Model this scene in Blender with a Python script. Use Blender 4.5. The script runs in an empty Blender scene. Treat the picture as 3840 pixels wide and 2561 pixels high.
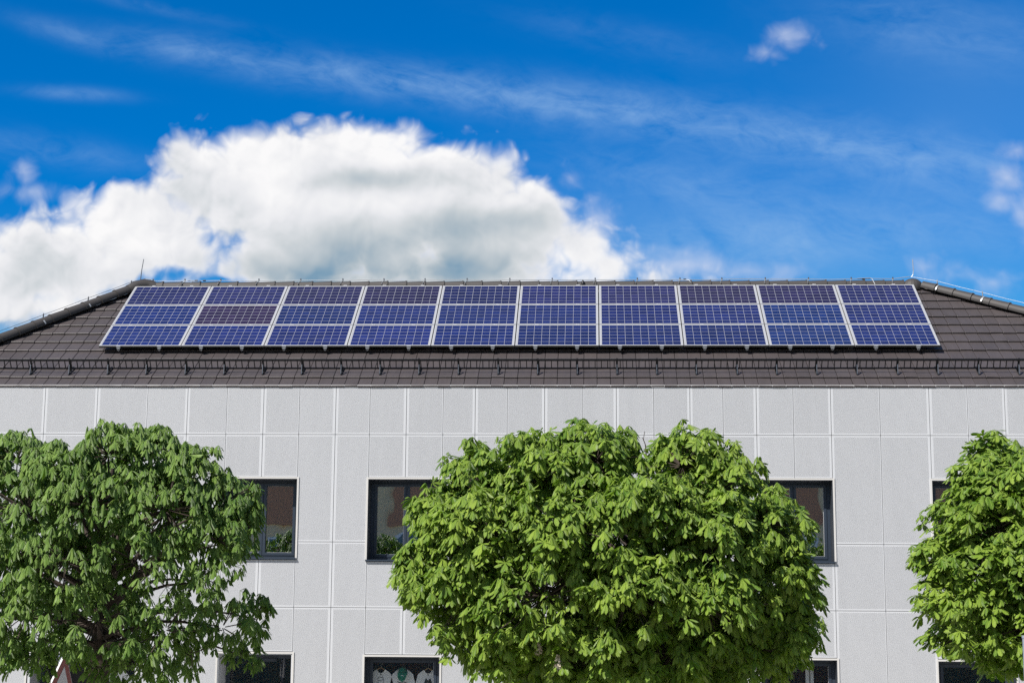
import bpy, bmesh, math, random
import numpy as np
from mathutils import Vector, Matrix

# ------------------------------------------------------------------ scene, camera, world, sun
scn = bpy.context.scene
COL = scn.collection
R = math.radians
random.seed(7)
CAM = Vector((0.0, -31.662, 3.0))
FPX, YAW, PITCH, ROLL = 6300.0, R(-2.7286), R(9.7612), R(0.4111)


def cam_axes():
    cy, sy, cp, sp = math.cos(YAW), math.sin(YAW), math.cos(PITCH), math.sin(PITCH)
    f = Vector((sy * cp, cy * cp, sp)); r = Vector((cy, -sy, 0)); u = r.cross(f)
    cr, sr = math.cos(ROLL), math.sin(ROLL)
    return cr * r + sr * u, -sr * r + cr * u, f


AX, AU, AF = cam_axes()


def ray(px, py):                       # direction through a pixel of the 3840 px photograph
    return AF + AX * ((px - 1920) / FPX) - AU * ((py - 1280.5) / FPX)


def at(px, py, y):                     # point on the vertical plane Y = y (measuring helper)
    d = ray(px, py)
    return CAM + d * ((y - CAM.y) / d.y)


cd = bpy.data.cameras.new("camera")
cam = bpy.data.objects.new("camera", cd)
COL.objects.link(cam)
m = Matrix((AX, AU, -AF)).transposed().to_4x4()
m.translation = CAM
cam.matrix_world = m
cd.sensor_width = 36.0
cd.lens = FPX / 3840 * 36.0
cd.clip_end = 5000
scn.camera = cam

scn.view_settings.view_transform = 'Standard'
scn.view_settings.look = 'None'
scn.view_settings.exposure = 0.35
scn.view_settings.gamma = 1.0
scn.cycles.max_bounces = 8
scn.cycles.transparent_max_bounces = 12
scn.cycles.caustics_reflective = False
scn.cycles.caustics_refractive = False
scn.cycles.sample_clamp_indirect = 6.0
scn.cycles.use_denoising = False

PITCH_ROOF = R(34.86)
RU = Vector((0, math.cos(PITCH_ROOF), math.sin(PITCH_ROOF)))       # up the slope
RN = Vector((0, -math.sin(PITCH_ROOF), math.cos(PITCH_ROOF)))      # roof normal
EAVE_Z = 7.602
TO_SUN = (RN + Vector((-0.55, 0, 0))).normalized()
SUN_EL = math.asin(TO_SUN.z)
SUN_AZ = math.atan2(TO_SUN.x, TO_SUN.y)

sl = bpy.data.lights.new("sun", 'SUN')
sl.energy = 5.0
sl.angle = R(0.5)
sl.color = (1.0, 0.95, 0.88)
sun = bpy.data.objects.new("sun", sl)
COL.objects.link(sun)
sun.location = (-20, -30, 40)
sun.rotation_euler = TO_SUN.to_track_quat('Z', 'Y').to_euler()


class NT:
    """tiny helper for writing node trees as expressions"""
    def __init__(self, tree):
        self.t = tree

    def n(self, kind, **kw):
        nd = self.t.nodes.new(kind)
        for k, v in kw.items():
            setattr(nd, k, v)
        return nd

    def put(self, sock, v):
        if isinstance(v, bpy.types.NodeSocket):
            self.t.links.new(v, sock)
        elif v is not None:
            sock.default_value = v

    def m(self, op, a, b=None, c=None, clamp=False):
        nd = self.n('ShaderNodeMath', operation=op, use_clamp=clamp)
        for i, v in enumerate((a, b, c)):
            self.put(nd.inputs[i], v)
        return nd.outputs[0]

    def ss(self, x, lo, hi, a=0.0, b=1.0):       # smoothstep
        nd = self.n('ShaderNodeMapRange', interpolation_type='SMOOTHSTEP')
        for i, v in enumerate((x, lo, hi, a, b)):
            self.put(nd.inputs[i], v)
        return nd.outputs[0]

    def xyz(self, x, y, z=0.0):
        nd = self.n('ShaderNodeCombineXYZ')
        for i, v in enumerate((x, y, z)):
            self.put(nd.inputs[i], v)
        return nd.outputs[0]

    def noise(self, vec, scale, detail=6.0, rough=0.55, lac=2.0, dist=0.0, out=0):
        nd = self.n('ShaderNodeTexNoise')
        self.put(nd.inputs['Vector'], vec)
        nd.inputs['Scale'].default_value = scale
        nd.inputs['Detail'].default_value = detail
        nd.inputs['Roughness'].default_value = rough
        nd.inputs['Lacunarity'].default_value = lac
        nd.inputs['Distortion'].default_value = dist
        return nd.outputs[out]

    def mix(self, f, a, b, blend='MIX'):
        nd = self.n('ShaderNodeMix', data_type='RGBA', blend_type=blend)
        self.put(nd.inputs[0], f)
        self.put(nd.inputs[6], a if isinstance(a, bpy.types.NodeSocket) else (*a, 1) if len(a) == 3 else a)
        self.put(nd.inputs[7], b if isinstance(b, bpy.types.NodeSocket) else (*b, 1) if len(b) == 3 else b)
        return nd.outputs[2]


def build_sky():
    """plain daylight world, and a far sky dome to the north that carries the clouds"""
    w = bpy.data.worlds.new("World")
    scn.world = w
    w.use_nodes = True
    w.node_tree.nodes.clear()
    T = NT(w.node_tree)

    def nishita(T):
        sky = T.n('ShaderNodeTexSky', sky_type='NISHITA')
        sky.sun_disc = False
        sky.sun_elevation = SUN_EL
        sky.sun_rotation = SUN_AZ
        sky.altitude = 300
        sky.air_density = 1.0
        sky.dust_density = 0.6
        sky.ozone_density = 2.0
        return sky

    sky = nishita(T)
    bg = T.n('ShaderNodeBackground')
    T.put(bg.inputs[0], sky.outputs[0])
    bg.inputs[1].default_value = 0.075
    out = T.n('ShaderNodeOutputWorld')
    T.t.links.new(bg.outputs[0], out.inputs[0])

    m = bpy.data.materials.new('sky_with_clouds')
    m.use_nodes = True
    m.cycles.emission_sampling = 'NONE'
    m.node_tree.nodes.clear()
    T = NT(m.node_tree)
    geo = T.n('ShaderNodeNewGeometry')
    nrm = T.n('ShaderNodeVectorMath', operation='NORMALIZE')
    sb = T.n('ShaderNodeVectorMath', operation='SUBTRACT')
    T.put(sb.inputs[0], geo.outputs['Position']); sb.inputs[1].default_value = CAM
    T.put(nrm.inputs[0], sb.outputs[0])
    dirv = nrm.outputs[0]
    sky = nishita(T)
    T.put(sky.inputs[0], dirv)
    sp = T.n('ShaderNodeSeparateXYZ')
    T.put(sp.inputs[0], dirv)
    yy = T.m('MAXIMUM', sp.outputs[1], 0.02)
    K = 38.5                                       # sky map about the north: u = x/y, v = z/y
    u = T.m('MULTIPLY', T.m('DIVIDE', sp.outputs[0], yy), K)
    v = T.m('MULTIPLY', T.m('DIVIDE', sp.outputs[2], yy), K)
    tint = T.mix(T.ss(v, 2.0, 11.0), SKY_LO, SKY_HI)
    blue = T.mix(1.0, sky.outputs[0], tint, 'MULTIPLY')

    def q(x, y):                                   # 2351-px picture coordinates -> sky map
        d = ray(x * 1.6333, y * 1.6333)
        return d.x / d.y * K, d.z / d.y * K

    def gauss(u, v, cx, cy, rx, ry, amp, ang=0.0, e=-1.0):
        a, b = q(cx, cy)
        ku, kv = T.m('SUBTRACT', u, a), T.m('SUBTRACT', v, b)
        if ang:
            c_, s_ = math.cos(ang), math.sin(ang)
            ku, kv = T.m('ADD', T.m('MULTIPLY', ku, c_), T.m('MULTIPLY', kv, s_)), T.m('SUBTRACT', T.m('MULTIPLY', kv, c_), T.m('MULTIPLY', ku, s_))
        du, dv = T.m('MULTIPLY', ku, 100.0 / rx), T.m('MULTIPLY', kv, 100.0 / ry)
        return T.m('MULTIPLY', T.m('EXPONENT', T.m('MULTIPLY', T.m('ADD', T.m('MULTIPLY', du, du), T.m('MULTIPLY', dv, dv)), e)), amp)

    def total(items):
        acc = None
        for g in items:
            acc = g if acc is None else T.m('ADD', acc, g)
        return acc

    def field(u, v, lobes, k=0.35):
        acc = None
        for (cx, cy, rx, ry) in lobes:
            a, b = q(cx, cy)
            rx, ry = rx / 100.0, ry / 100.0
            du = T.m('MULTIPLY', T.m('SUBTRACT', u, a), 1 / rx)
            dv = T.m('MULTIPLY', T.m('SUBTRACT', v, b), 1 / ry)
            ln = T.m('SQRT', T.m('ADD', T.m('MULTIPLY', du, du), T.m('MULTIPLY', dv, dv)))
            dd = T.m('MULTIPLY', T.m('SUBTRACT', 1.0, ln), min(rx, ry))
            acc = dd if acc is None else T.m('SMOOTH_MAX', acc, dd, k)
        return acc

    def warp(u, v, z, amp, scale, det):
        p = T.xyz(u, v, z)
        c = T.n('ShaderNodeVectorMath', operation='SUBTRACT')
        T.put(c.inputs[0], T.noise(p, scale, det, out=1)); c.inputs[1].default_value = (.5, .5, .5)
        wv = T.n('ShaderNodeVectorMath', operation='MULTIPLY_ADD')
        T.put(wv.inputs[0], c.outputs[0]); wv.inputs[1].default_value = (amp, amp, 0.0)
        T.put(wv.inputs[2], p)
        return wv.outputs[0]

    def puff(u, v):                                # cauliflower relief of the cumulus
        pw = warp(u, v, 4.3, 0.9, 0.9, 2)
        vo = T.n('ShaderNodeTexVoronoi', voronoi_dimensions='2D', feature='SMOOTH_F1')
        T.put(vo.inputs['Vector'], pw)
        vo.inputs['Scale'].default_value = 1.0
        vo.inputs['Detail'].default_value = 2.0
        vo.inputs['Roughness'].default_value = 0.5
        vo.inputs['Lacunarity'].default_value = 2.3
        vo.inputs['Smoothness'].default_value = 0.6
        bil = T.m('SUBTRACT', 0.42, vo.outputs['Distance'])
        fb = T.m('SUBTRACT', T.noise(pw, 0.8, 10, 0.52), 0.5)
        return bil, fb

    big = [(800, 480, 350, 235), (590, 430, 210, 180), (450, 410, 125, 150), (330, 540, 220, 150), (120, 610, 270, 135),
           (-60, 650, 260, 145), (1000, 470, 270, 185), (1170, 530, 200, 160), (720, 610, 320, 120), (1060, 620, 350, 120),
           (1320, 560, 130, 105), (180, 680, 220, 70), (930, 345, 140, 75), (690, 335, 130, 85), (420, 600, 170, 95), (1400, 600, 110, 60), (1500, 640, 120, 26), (800, 690, 380, 80), (80, 700, 330, 70)]
    small = [(1810, 92, 66, 40), (1765, 122, 62, 26), (55, 395, 36, 42), (70, 440, 60, 26), (2335, 345, 40, 26), (2310, 410, 50, 40),
             (2290, 460, 50, 32), (2348, 500, 20, 60), (2200, 632, 120, 34), (2280, 650, 70, 44), (2130, 612, 50, 26),
             (1430, 590, 150, 44), (1570, 610, 210, 44), (1720, 622, 140, 32), (1370, 510, 60, 80), (1310, 410, 40, 40)]
    bil, fb = puff(u, v)
    F = field(u, v, big)
    dens = T.m('ADD', F, T.m('MULTIPLY_ADD', bil, 0.50, T.m('MULTIPLY', fb, 1.15)))
    wv = T.m('MULTIPLY', T.m('SUBTRACT', T.noise(T.xyz(u, v, 9.0), 0.7, 2), 0.5), 1.2)
    us_, vs_ = T.m('ADD', u, wv), T.m('MULTIPLY_ADD', wv, 0.5, v)
    hole = total([gauss(us_, vs_, 405, 405, 40, 14, .5), gauss(us_, vs_, 410, 626, 60, 22, .55), gauss(us_, vs_, 500, 650, 46, 14, .6), gauss(us_, vs_, 1400, 470, 60, 40, .5), gauss(u, v, 690, 226, 70, 28, 1.2)])
    dens = T.m('SUBTRACT', dens, hole)
    a_big = T.ss(dens, -0.16, 0.50)
    # relief lit from the upper left
    b2, f2 = puff(T.m('ADD', u, -0.10), T.m('ADD', v, 0.20))
    slope = T.m('ADD', T.m('MULTIPLY', T.m('SUBTRACT', bil, b2), 0.55), T.m('MULTIPLY', T.m('SUBTRACT', fb, f2), 1.0))
    soft = T.m('SUBTRACT', T.noise(warp(u, v, 8.0, 0.8, 0.6, 2), 0.55, 3, 0.42), 0.5)
    dark = total([gauss(us_, vs_, *g) for g in (
        (860, 412, 150, 34, 0.46), (1120, 508, 240, 42, 0.40), (860, 555, 300, 40, 0.24), (940, 630, 430, 66, 0.66), (600, 660, 260, 50, 0.30),
        (600, 500, 90, 50, 0.10), (450, 450, 110, 60, 0.12), (180, 650, 240, 60, 0.14), (60, 600, 140, 60, 0.10))])
    dark = T.m('MINIMUM', dark, 0.70)
    depth = T.ss(dens, 0.05, 0.9)
    val = T.m('ADD', T.m('MULTIPLY_ADD', T.m('MULTIPLY', slope, T.ss(dens, 0.3, 1.5, 1.0, 0.45)), 0.34, 0.89), T.m('MULTIPLY', soft, 0.62))
    val = T.m('SUBTRACT', val, T.m('MULTIPLY', dark, depth))
    ramp = T.n('ShaderNodeValToRGB')
    T.put(ramp.inputs[0], val)
    e = ramp.color_ramp.elements
    e[0].position = 0.15; e[0].color = (0.20, 0.34, 0.47, 1)
    e[1].position = 1.0; e[1].color = (0.96, 0.955, 0.96, 1)
    for pos, c in ((0.42, (0.42, 0.50, 0.56)), (0.64, (0.62, 0.66, 0.69)), (0.82, (0.81, 0.82, 0.85))):
        x = e.new(pos); x.color = (*c, 1)
    ccol = ramp.outputs[0]
    # small fair-weather scraps
    d2 = T.m('ADD', field(u, v, small, 0.1), T.m('MULTIPLY_ADD', bil, 0.3, T.m('MULTIPLY', fb, 0.9)))
    a_sm = T.ss(d2, -0.16, 0.60, 0.0, 0.74)
    # cirrus: stretched noise in bands falling gently to the right
    ang = R(-8)
    ca, sa = math.cos(ang), math.sin(ang)
    cu = T.m('ADD', T.m('MULTIPLY', u, ca), T.m('MULTIPLY', v, sa))
    cv = T.m('SUBTRACT', T.m('MULTIPLY', v, ca), T.m('MULTIPLY', u, sa))
    st = T.noise(T.xyz(T.m('MULTIPLY', cu, 0.42), T.m('MULTIPLY', cv, 0.9), 1.7), 1.0, 9, 0.6, dist=0.9)
    st2 = T.noise(T.xyz(T.m('MULTIPLY', cu, 1.3), T.m('MULTIPLY', cv, 2.6), 5.2), 1.0, 7, 0.62, dist=0.9)
    mk = total([gauss(u, v, *g) for g in (
        (150, 78, 130, 24, .30, R(-18)), (400, 110, 180, 34, .36, R(-10)), (700, 160, 260, 42, .50, R(-9)), (1050, 205, 260, 46, .50, R(-7)), (1400, 255, 280, 56, .52, R(-9)),
        (1800, 310, 330, 60, .48, R(-9)), (2200, 380, 300, 70, .36, R(-8)), (170, 215, 120, 16, .34, R(-4)), (120, 345, 260, 36, .28, R(-10)), (2150, 70, 280, 80, .34, R(-10)),
        (1950, 490, 600, 90, .26, R(-6)), (1500, 400, 260, 60, .20, R(-10)), (1650, 560, 460, 60, .40), (1450, 90, 260, 40, .16, R(-12)), (360, 20, 200, 16, .16, R(-12)))])
    fib = T.m('MULTIPLY_ADD', T.m('SUBTRACT', st, 0.5), 2.6, T.m('MULTIPLY_ADD', T.m('SUBTRACT', st2, 0.5), 1.3, 0.62))
    a_ci = T.m('MULTIPLY', T.m('MULTIPLY', fib, T.m('MINIMUM', mk, 0.7), clamp=True), 0.66, clamp=True)
    a_ci = T.m('ADD', a_ci, total([gauss(u, v, 1800, 560, 700, 170, .16), gauss(u, v, 2250, 250, 380, 260, .12)]), clamp=True)
    S = 10.0                                       # the emission runs at 0.1, like the world
    c1 = T.mix(a_ci, blue, (0.34 * S, 0.55 * S, 0.84 * S))
    c2 = T.mix(a_sm, c1, (0.62 * S, 0.69 * S, 0.86 * S))
    cc = T.mix(1.0, ccol, (S, S, S), 'MULTIPLY')
    c3 = T.mix(a_big, c2, cc)
    em = T.n('ShaderNodeEmission')
    T.put(em.inputs[0], c3)
    em.inputs[1].default_value = 0.0785
    o = T.n('ShaderNodeOutputMaterial')
    T.t.links.new(em.outputs[0], o.inputs[0])
    # the dome: a far spherical patch, azimuth +-50 degrees about north
    RD = 3000.0
    na, ne = 40, 24
    V, F_ = [], []
    for j in range(ne + 1):
        el = R(-3 + 58 * j / ne)
        for i in range(na + 1):
            az = R(-50 + 100 * i / na)
            V.append((RD * math.cos(el) * math.sin(az), RD * math.cos(el) * math.cos(az), RD * math.sin(el)))
    for j in range(ne):
        for i in range(na):
            a = j * (na + 1) + i
            F_.append((a, a + 1, a + na + 2, a + na + 1))
    me = bpy.data.meshes.new('sky')
    me.from_pydata(V, [], F_)
    me.materials.append(m)
    ob = bpy.data.objects.new('sky', me)
    COL.objects.link(ob)
    ob['kind'] = 'structure'


SKY_LO = (0.50, 1.10, 1.08)
SKY_HI = (0.0, 0.66, 1.34)
build_sky()

# ------------------------------------------------------------------ materials
MATS = {}


def mat(name, color=(0.5, 0.5, 0.5), rough=0.6, metal=0.0, spec=0.5, var=0.0, vscale=3.0, bump=0.0, bscale=40.0, coat=0.0):
    """principled surface with a little procedural unevenness"""
    m = bpy.data.materials.new(name)
    m.use_nodes = True
    T = NT(m.node_tree)
    b = m.node_tree.nodes['Principled BSDF']
    b.inputs['Roughness'].default_value = rough
    b.inputs['Metallic'].default_value = metal
    b.inputs['Specular IOR Level'].default_value = spec
    b.inputs['Coat Weight'].default_value = coat
    tc = T.n('ShaderNodeTexCoord')
    n1 = T.noise(tc.outputs['Object'], vscale, 5, 0.6)
    f = T.m('MULTIPLY_ADD', T.m('SUBTRACT', n1, 0.5), 2.0 * var, 1.0)
    T.put(b.inputs['Base Color'], T.mix(1.0, color, T.xyz(f, f, f), 'MULTIPLY'))
    if bump:
        bp = T.n('ShaderNodeBump')
        bp.inputs['Strength'].default_value = bump
        bp.inputs['Distance'].default_value = 0.01
        T.put(bp.inputs['Height'], T.noise(tc.outputs['Object'], bscale, 4))
        T.put(b.inputs['Normal'], bp.outputs[0])
    MATS[name] = m
    return m


def bsdf(m):
    return m.node_tree.nodes['Principled BSDF'], NT(m.node_tree)


WHITE = mat('white_coated_metal', (0.535, 0.548, 0.570), 0.45, var=0.03, vscale=1.3)
TRIM = mat('light_trim', (0.57, 0.56, 0.54), 0.45, var=0.03)
EAVE = mat('zinc_eave', (0.52, 0.52, 0.52), 0.5, metal=0.0, var=0.06, vscale=4)
ANTH = mat('anthracite_frame', (0.030, 0.042, 0.062), 0.35, var=0.05)
REVEAL = mat('dark_reveal', (0.030, 0.036, 0.046), 0.5, var=0.06)
CORE = mat('facade_backing', (0.03, 0.03, 0.032), 0.9, var=0.1)
ROOM = mat('room_plaster', (0.22, 0.20, 0.18), 0.9, var=0.05)
DARKROOM = mat('dark_room', (0.035, 0.03, 0.03), 0.9, var=0.1)
REDWALL = mat('red_display_wall', (0.10, 0.012, 0.014), 0.8, var=0.1)
ALU = mat('aluminium', (0.66, 0.66, 0.66), 0.42, metal=0.55, var=0.03)
GALV = mat('galvanised', (0.42, 0.44, 0.46), 0.5, metal=0.5, var=0.08, vscale=20)
DKGALV = mat('dark_shaded_wire', (0.10, 0.11, 0.13), 0.5, metal=0.4, var=0.1)  # left hip's shadow side put into the colour; ridge clips and rod simply dark
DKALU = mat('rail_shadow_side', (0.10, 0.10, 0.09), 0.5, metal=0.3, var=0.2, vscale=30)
BLACKM = mat('black_coated_steel', (0.010, 0.0105, 0.012), 0.5, var=0.1)
STRUT = mat('grey_strut', (0.085, 0.10, 0.125), 0.4, var=0.1)
BARK = mat('bark', (0.050, 0.036, 0.028), 0.9, var=0.45, vscale=14, bump=0.8, bscale=30)
ASPH = mat('pale_bounce_ground', (0.26, 0.25, 0.23), 0.9, var=0.2, vscale=2, bump=0.3, bscale=200)  # unseen ground, made paler than asphalt to bounce light upward
PAVE = mat('pavement_concrete', (0.42, 0.40, 0.37), 0.85, var=0.12, vscale=1.5)
COTTON = mat('white_cotton', (0.80, 0.81, 0.82), 0.9, var=0.04, vscale=12, bump=0.3, bscale=9)
WOOD = mat('hanger_wood', (0.36, 0.22, 0.10), 0.5, var=0.15, vscale=20)
GREENCAP = mat('green_cap_cloth', (0.012, 0.16, 0.10), 0.85, var=0.08, vscale=30)
INK = mat('black_print', (0.012, 0.012, 0.014), 0.8)
LOGO = mat('white_print', (0.75, 0.77, 0.78), 0.7)
REDBAND = mat('red_sign_band', (0.24, 0.028, 0.022), 0.4, var=0.1)
SIGNW = mat('white_sign_face', (0.62, 0.62, 0.62), 0.4, var=0.05)
POST = mat('grey_post', (0.30, 0.34, 0.41), 0.4, metal=0.3, var=0.04)
CREAM = mat('cream_plaster', (0.70, 0.58, 0.38), 0.9, var=0.06)
TERRA = mat('terracotta_plaster', (0.46, 0.25, 0.16), 0.9, var=0.08)
FLOWER = mat('cream_blossom', (0.72, 0.62, 0.48), 0.8, var=0.25, vscale=60)
LETTER = mat('dark_lettering', (0.006, 0.006, 0.006), 0.5)

# perforated sheet: staggered round holes
PERF = mat('perforated_sheet', (0.525, 0.538, 0.560), 0.45, var=0.03, vscale=1.3)
b, T = bsdf(PERF)
base = b.inputs['Base Color'].links[0].from_socket
tc = T.n('ShaderNodeTexCoord')
sp = T.n('ShaderNodeSeparateXYZ')
T.put(sp.inputs[0], tc.outputs['Object'])
PA, PH, PR = 0.0203, 0.0176, 0.0050
rowf = T.m('DIVIDE', T.m('ADD', sp.outputs[0], sp.outputs[1]), PH)
row = T.m('FLOOR', rowf)
odd = T.m('MULTIPLY', T.m('FLOORED_MODULO', row, 2.0), 0.5)
cx = T.m('ADD', T.m('DIVIDE', sp.outputs[2], PA), odd)
dx = T.m('MULTIPLY', T.m('SUBTRACT', T.m('FRACT', cx), 0.5), PA)
dz = T.m('MULTIPLY', T.m('SUBTRACT', T.m('FRACT', rowf), 0.5), PH)
dist = T.m('SQRT', T.m('ADD', T.m('MULTIPLY', dx, dx), T.m('MULTIPLY', dz, dz)))
mp = T.n('ShaderNodeMapping'); mp.inputs['Scale'].default_value = (5.0, 5.0, 0.35)
T.put(mp.inputs[0], tc.outputs['Object'])
oi = T.n('ShaderNodeObjectInfo')
f = T.m('ADD', T.m('MULTIPLY_ADD', T.noise(mp.outputs[0], 1.0, 5, 0.6), 0.10, 0.925), T.m('MULTIPLY', oi.outputs['Random'], 0.05))
base = T.mix(1.0, base, T.xyz(f, f, f), 'MULTIPLY')
hole = T.m('LESS_THAN', dist, PR)
T.put(b.inputs['Base Color'], T.mix(hole, base, (0.02, 0.021, 0.025)))
T.put(b.inputs['Specular IOR Level'], T.m('MULTIPLY_ADD', hole, -0.5, 0.5))

# roof tiles: each tile its own tone, weathering streaks
TILE = mat('clay_tile', (0.08, 0.07, 0.07), 0.48, bump=0.25, bscale=60)
b, T = bsdf(TILE)
tc = T.n('ShaderNodeTexCoord')
geo = T.n('ShaderNodeNewGeometry')
tone = T.m('MULTIPLY_ADD', geo.outputs['Random Per Island'], 0.17, 0.86)
mp = T.n('ShaderNodeMapping'); mp.inputs['Scale'].default_value = (6, 1.2, 1.2)
T.put(mp.inputs[0], tc.outputs['Object'])
blot = T.m('MULTIPLY_ADD', T.noise(mp.outputs[0], 1.6, 6, 0.65), 0.5, 0.75)
warm = T.mix(T.noise(tc.outputs['Object'], 0.9, 4), (0.065, 0.058, 0.062), (0.076, 0.062, 0.060))
f = T.m('MULTIPLY', tone, blot)
speck = T.ss(T.noise(tc.outputs['Object'], 22.0, 3), 0.71, 0.78, 0.0, 0.55)
T.put(b.inputs['Base Color'], T.mix(speck, T.mix(1.0, warm, T.xyz(f, f, f), 'MULTIPLY'), (0.17, 0.16, 0.14)))
CAPM = mat('ridge_tile', (0.047, 0.043, 0.042), 0.62, var=0.18, vscale=3, bump=0.2)

# thin window glass: part see-through, part mirror
def glass(name, thru, refl):
    GLASS = bpy.data.materials.new(name)
    GLASS.use_nodes = True
    T = NT(GLASS.node_tree)
    GLASS.node_tree.nodes.clear()
    fr = T.n('ShaderNodeFresnel'); fr.inputs['IOR'].default_value = 1.5
    tr = T.n('ShaderNodeBsdfTransparent'); tr.inputs[0].default_value = (*thru, 1)
    gl = T.n('ShaderNodeBsdfGlossy'); gl.inputs['Roughness'].default_value = 0.0
    gl.inputs[0].default_value = (0.95, 0.97, 1, 1)
    mx = T.n('ShaderNodeMixShader')
    T.put(mx.inputs[0], T.m('MULTIPLY_ADD', fr.outputs[0], 1.8, refl, clamp=True))
    T.t.links.new(tr.outputs[0], mx.inputs[1]); T.t.links.new(gl.outputs[0], mx.inputs[2])
    wob = T.n('ShaderNodeBump'); wob.inputs['Strength'].default_value = 0.04; wob.inputs['Distance'].default_value = 0.05
    tc = T.n('ShaderNodeTexCoord')
    T.put(wob.inputs['Height'], T.noise(tc.outputs['Object'], 1.6, 1))
    T.put(gl.inputs['Normal'], wob.outputs[0])
    out = T.n('ShaderNodeOutputMaterial')
    T.t.links.new(mx.outputs[0], out.inputs[0])
    return GLASS


GLASS = glass('window_glass', (0.45, 0.50, 0.48), 0.48)
SHOPGLASS = glass('shop_glass', (0.93, 0.95, 0.95), 0.02)


# polycrystalline solar cells, 10 x 6, object-space grid; the module tone comes from the object colour
PW, PHT, PTH = 1.65, 0.99, 0.04
FRM = 0.028
CELLS = mat('solar_cells', (0.02, 0.03, 0.12), 0.12, spec=0.5)
b, T = bsdf(CELLS)
tc = T.n('ShaderNodeTexCoord')
sp = T.n('ShaderNodeSeparateXYZ')
T.put(sp.inputs[0], tc.outputs['Object'])
x0, cw = 0.045, (PW - 0.09) / 10
y0, ch = 0.032, (PHT - 0.064) / 6
gx = T.m('DIVIDE', T.m('SUBTRACT', sp.outputs[0], x0), cw)
gy = T.m('DIVIDE', T.m('SUBTRACT', sp.outputs[1], y0), ch)
ex = T.m('MULTIPLY', T.m('PINGPONG', gx, 0.5), cw)
ey = T.m('MULTIPLY', T.m('PINGPONG', gy, 0.5), ch)
line = T.m('MAXIMUM', T.m('LESS_THAN', ex, 0.0026), T.m('LESS_THAN', ey, 0.0034))
inside = T.m('MULTIPLY', T.m('MULTIPLY', T.m('GREATER_THAN', gx, 0.0), T.m('LESS_THAN', gx, 10.0)),
             T.m('MULTIPLY', T.m('GREATER_THAN', gy, 0.0), T.m('LESS_THAN', gy, 6.0)))
white = T.m('MAXIMUM', line, T.m('SUBTRACT', 1.0, inside))
bus = T.m('LESS_THAN', T.m('MULTIPLY', T.m('PINGPONG', T.m('ADD', T.m('MULTIPLY', gy, 3.0), 0.5), 0.5), ch / 3), 0.0011)
oi = T.n('ShaderNodeObjectInfo')
cid = T.xyz(T.m('FLOOR', gx), T.m('FLOOR', gy), T.m('MULTIPLY', oi.outputs['Random'], 57.0))
wn = T.n('ShaderNodeTexWhiteNoise'); T.put(wn.inputs['Vector'], cid)
cr = T.n('ShaderNodeTexVoronoi'); T.put(cr.inputs['Vector'], tc.outputs['Object']); cr.inputs['Scale'].default_value = 55
grain = T.m('MULTIPLY_ADD', T.m('FRACT', T.m('MULTIPLY', cr.outputs['Color'], 1.0)), 0.35, 0.82)
tone = T.m('MULTIPLY', T.m('MULTIPLY_ADD', wn.outputs['Value'], 0.36, 0.82), grain)
cellc = T.mix(1.0, oi.outputs['Color'], T.xyz(tone, tone, tone), 'MULTIPLY')
cellc = T.mix(T.m('MULTIPLY', bus, 0.5), cellc, (0.30, 0.31, 0.38))
T.put(b.inputs['Base Color'], T.mix(white, T.mix(1.0, cellc, (0.64, 0.66, 0.68), 'MULTIPLY'), (0.36, 0.37, 0.40)))


def leaf_material(name, c_dark, c_light, trans, rough=0.42):
    m = bpy.data.materials.new(name)
    m.use_nodes = True
    T = NT(m.node_tree)
    b = m.node_tree.nodes['Principled BSDF']
    geo = T.n('ShaderNodeNewGeometry')
    tc = T.n('ShaderNodeTexCoord')
    f = T.m('MULTIPLY_ADD', geo.outputs['Random Per Island'], 0.7, T.m('MULTIPLY_ADD', T.noise(tc.outputs['Object'], 1.3, 3), 0.9, -0.3), clamp=True)
    uv = T.n('ShaderNodeUVMap')
    s2 = T.n('ShaderNodeSeparateXYZ'); T.put(s2.inputs[0], uv.outputs[0])
    col = T.mix(f, c_dark, c_light)
    ax = T.m('ABSOLUTE', s2.outputs[0])                            # |across|: 0 on the midrib
    rib = T.m('LESS_THAN', ax, 0.07)
    col = T.mix(T.m('MULTIPLY', rib, 0.45), col, tuple(min(1, c * 1.7) for c in c_light))
    T.put(b.inputs['Base Color'], col)
    b.inputs['Roughness'].default_value = rough
    b.inputs['Specular IOR Level'].default_value = 0.6
    # side veins: pleats running from the midrib to the edge
    ph = T.m('MULTIPLY', T.m('SUBTRACT', s2.outputs[1], T.m('MULTIPLY', ax, 0.22)), 78.0)
    bp = T.n('ShaderNodeBump'); bp.inputs['Strength'].default_value = 0.55; bp.inputs['Distance'].default_value = 0.004
    T.put(bp.inputs['Height'], T.m('SINE', ph))
    T.put(b.inputs['Normal'], bp.outputs[0])
    tl = T.n('ShaderNodeBsdfTranslucent')
    T.put(tl.inputs[0], T.mix(1.0, col, (1.15, 1.45, 0.30), 'MULTIPLY'))
    mx = T.n('ShaderNodeMixShader'); mx.inputs[0].default_value = trans
    o = m.node_tree.nodes['Material Output']
    T.t.links.new(b.outputs[0], mx.inputs[1]); T.t.links.new(tl.outputs[0], mx.inputs[2])
    T.t.links.new(mx.outputs[0], o.inputs[0])
    return m


LEAF_A = leaf_material('chestnut_leaf_dull', (0.050, 0.130, 0.010), (0.230, 0.355, 0.068), 0.20)
LEAF_B = leaf_material('chestnut_leaf_fresh', (0.062, 0.155, 0.008), (0.310, 0.430, 0.056), 0.19)

GLASS_H = mat('blue_grey_pane', (0.10, 0.14, 0.20), 0.15, var=0.05)

# ------------------------------------------------------------------ mesh helpers


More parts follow.
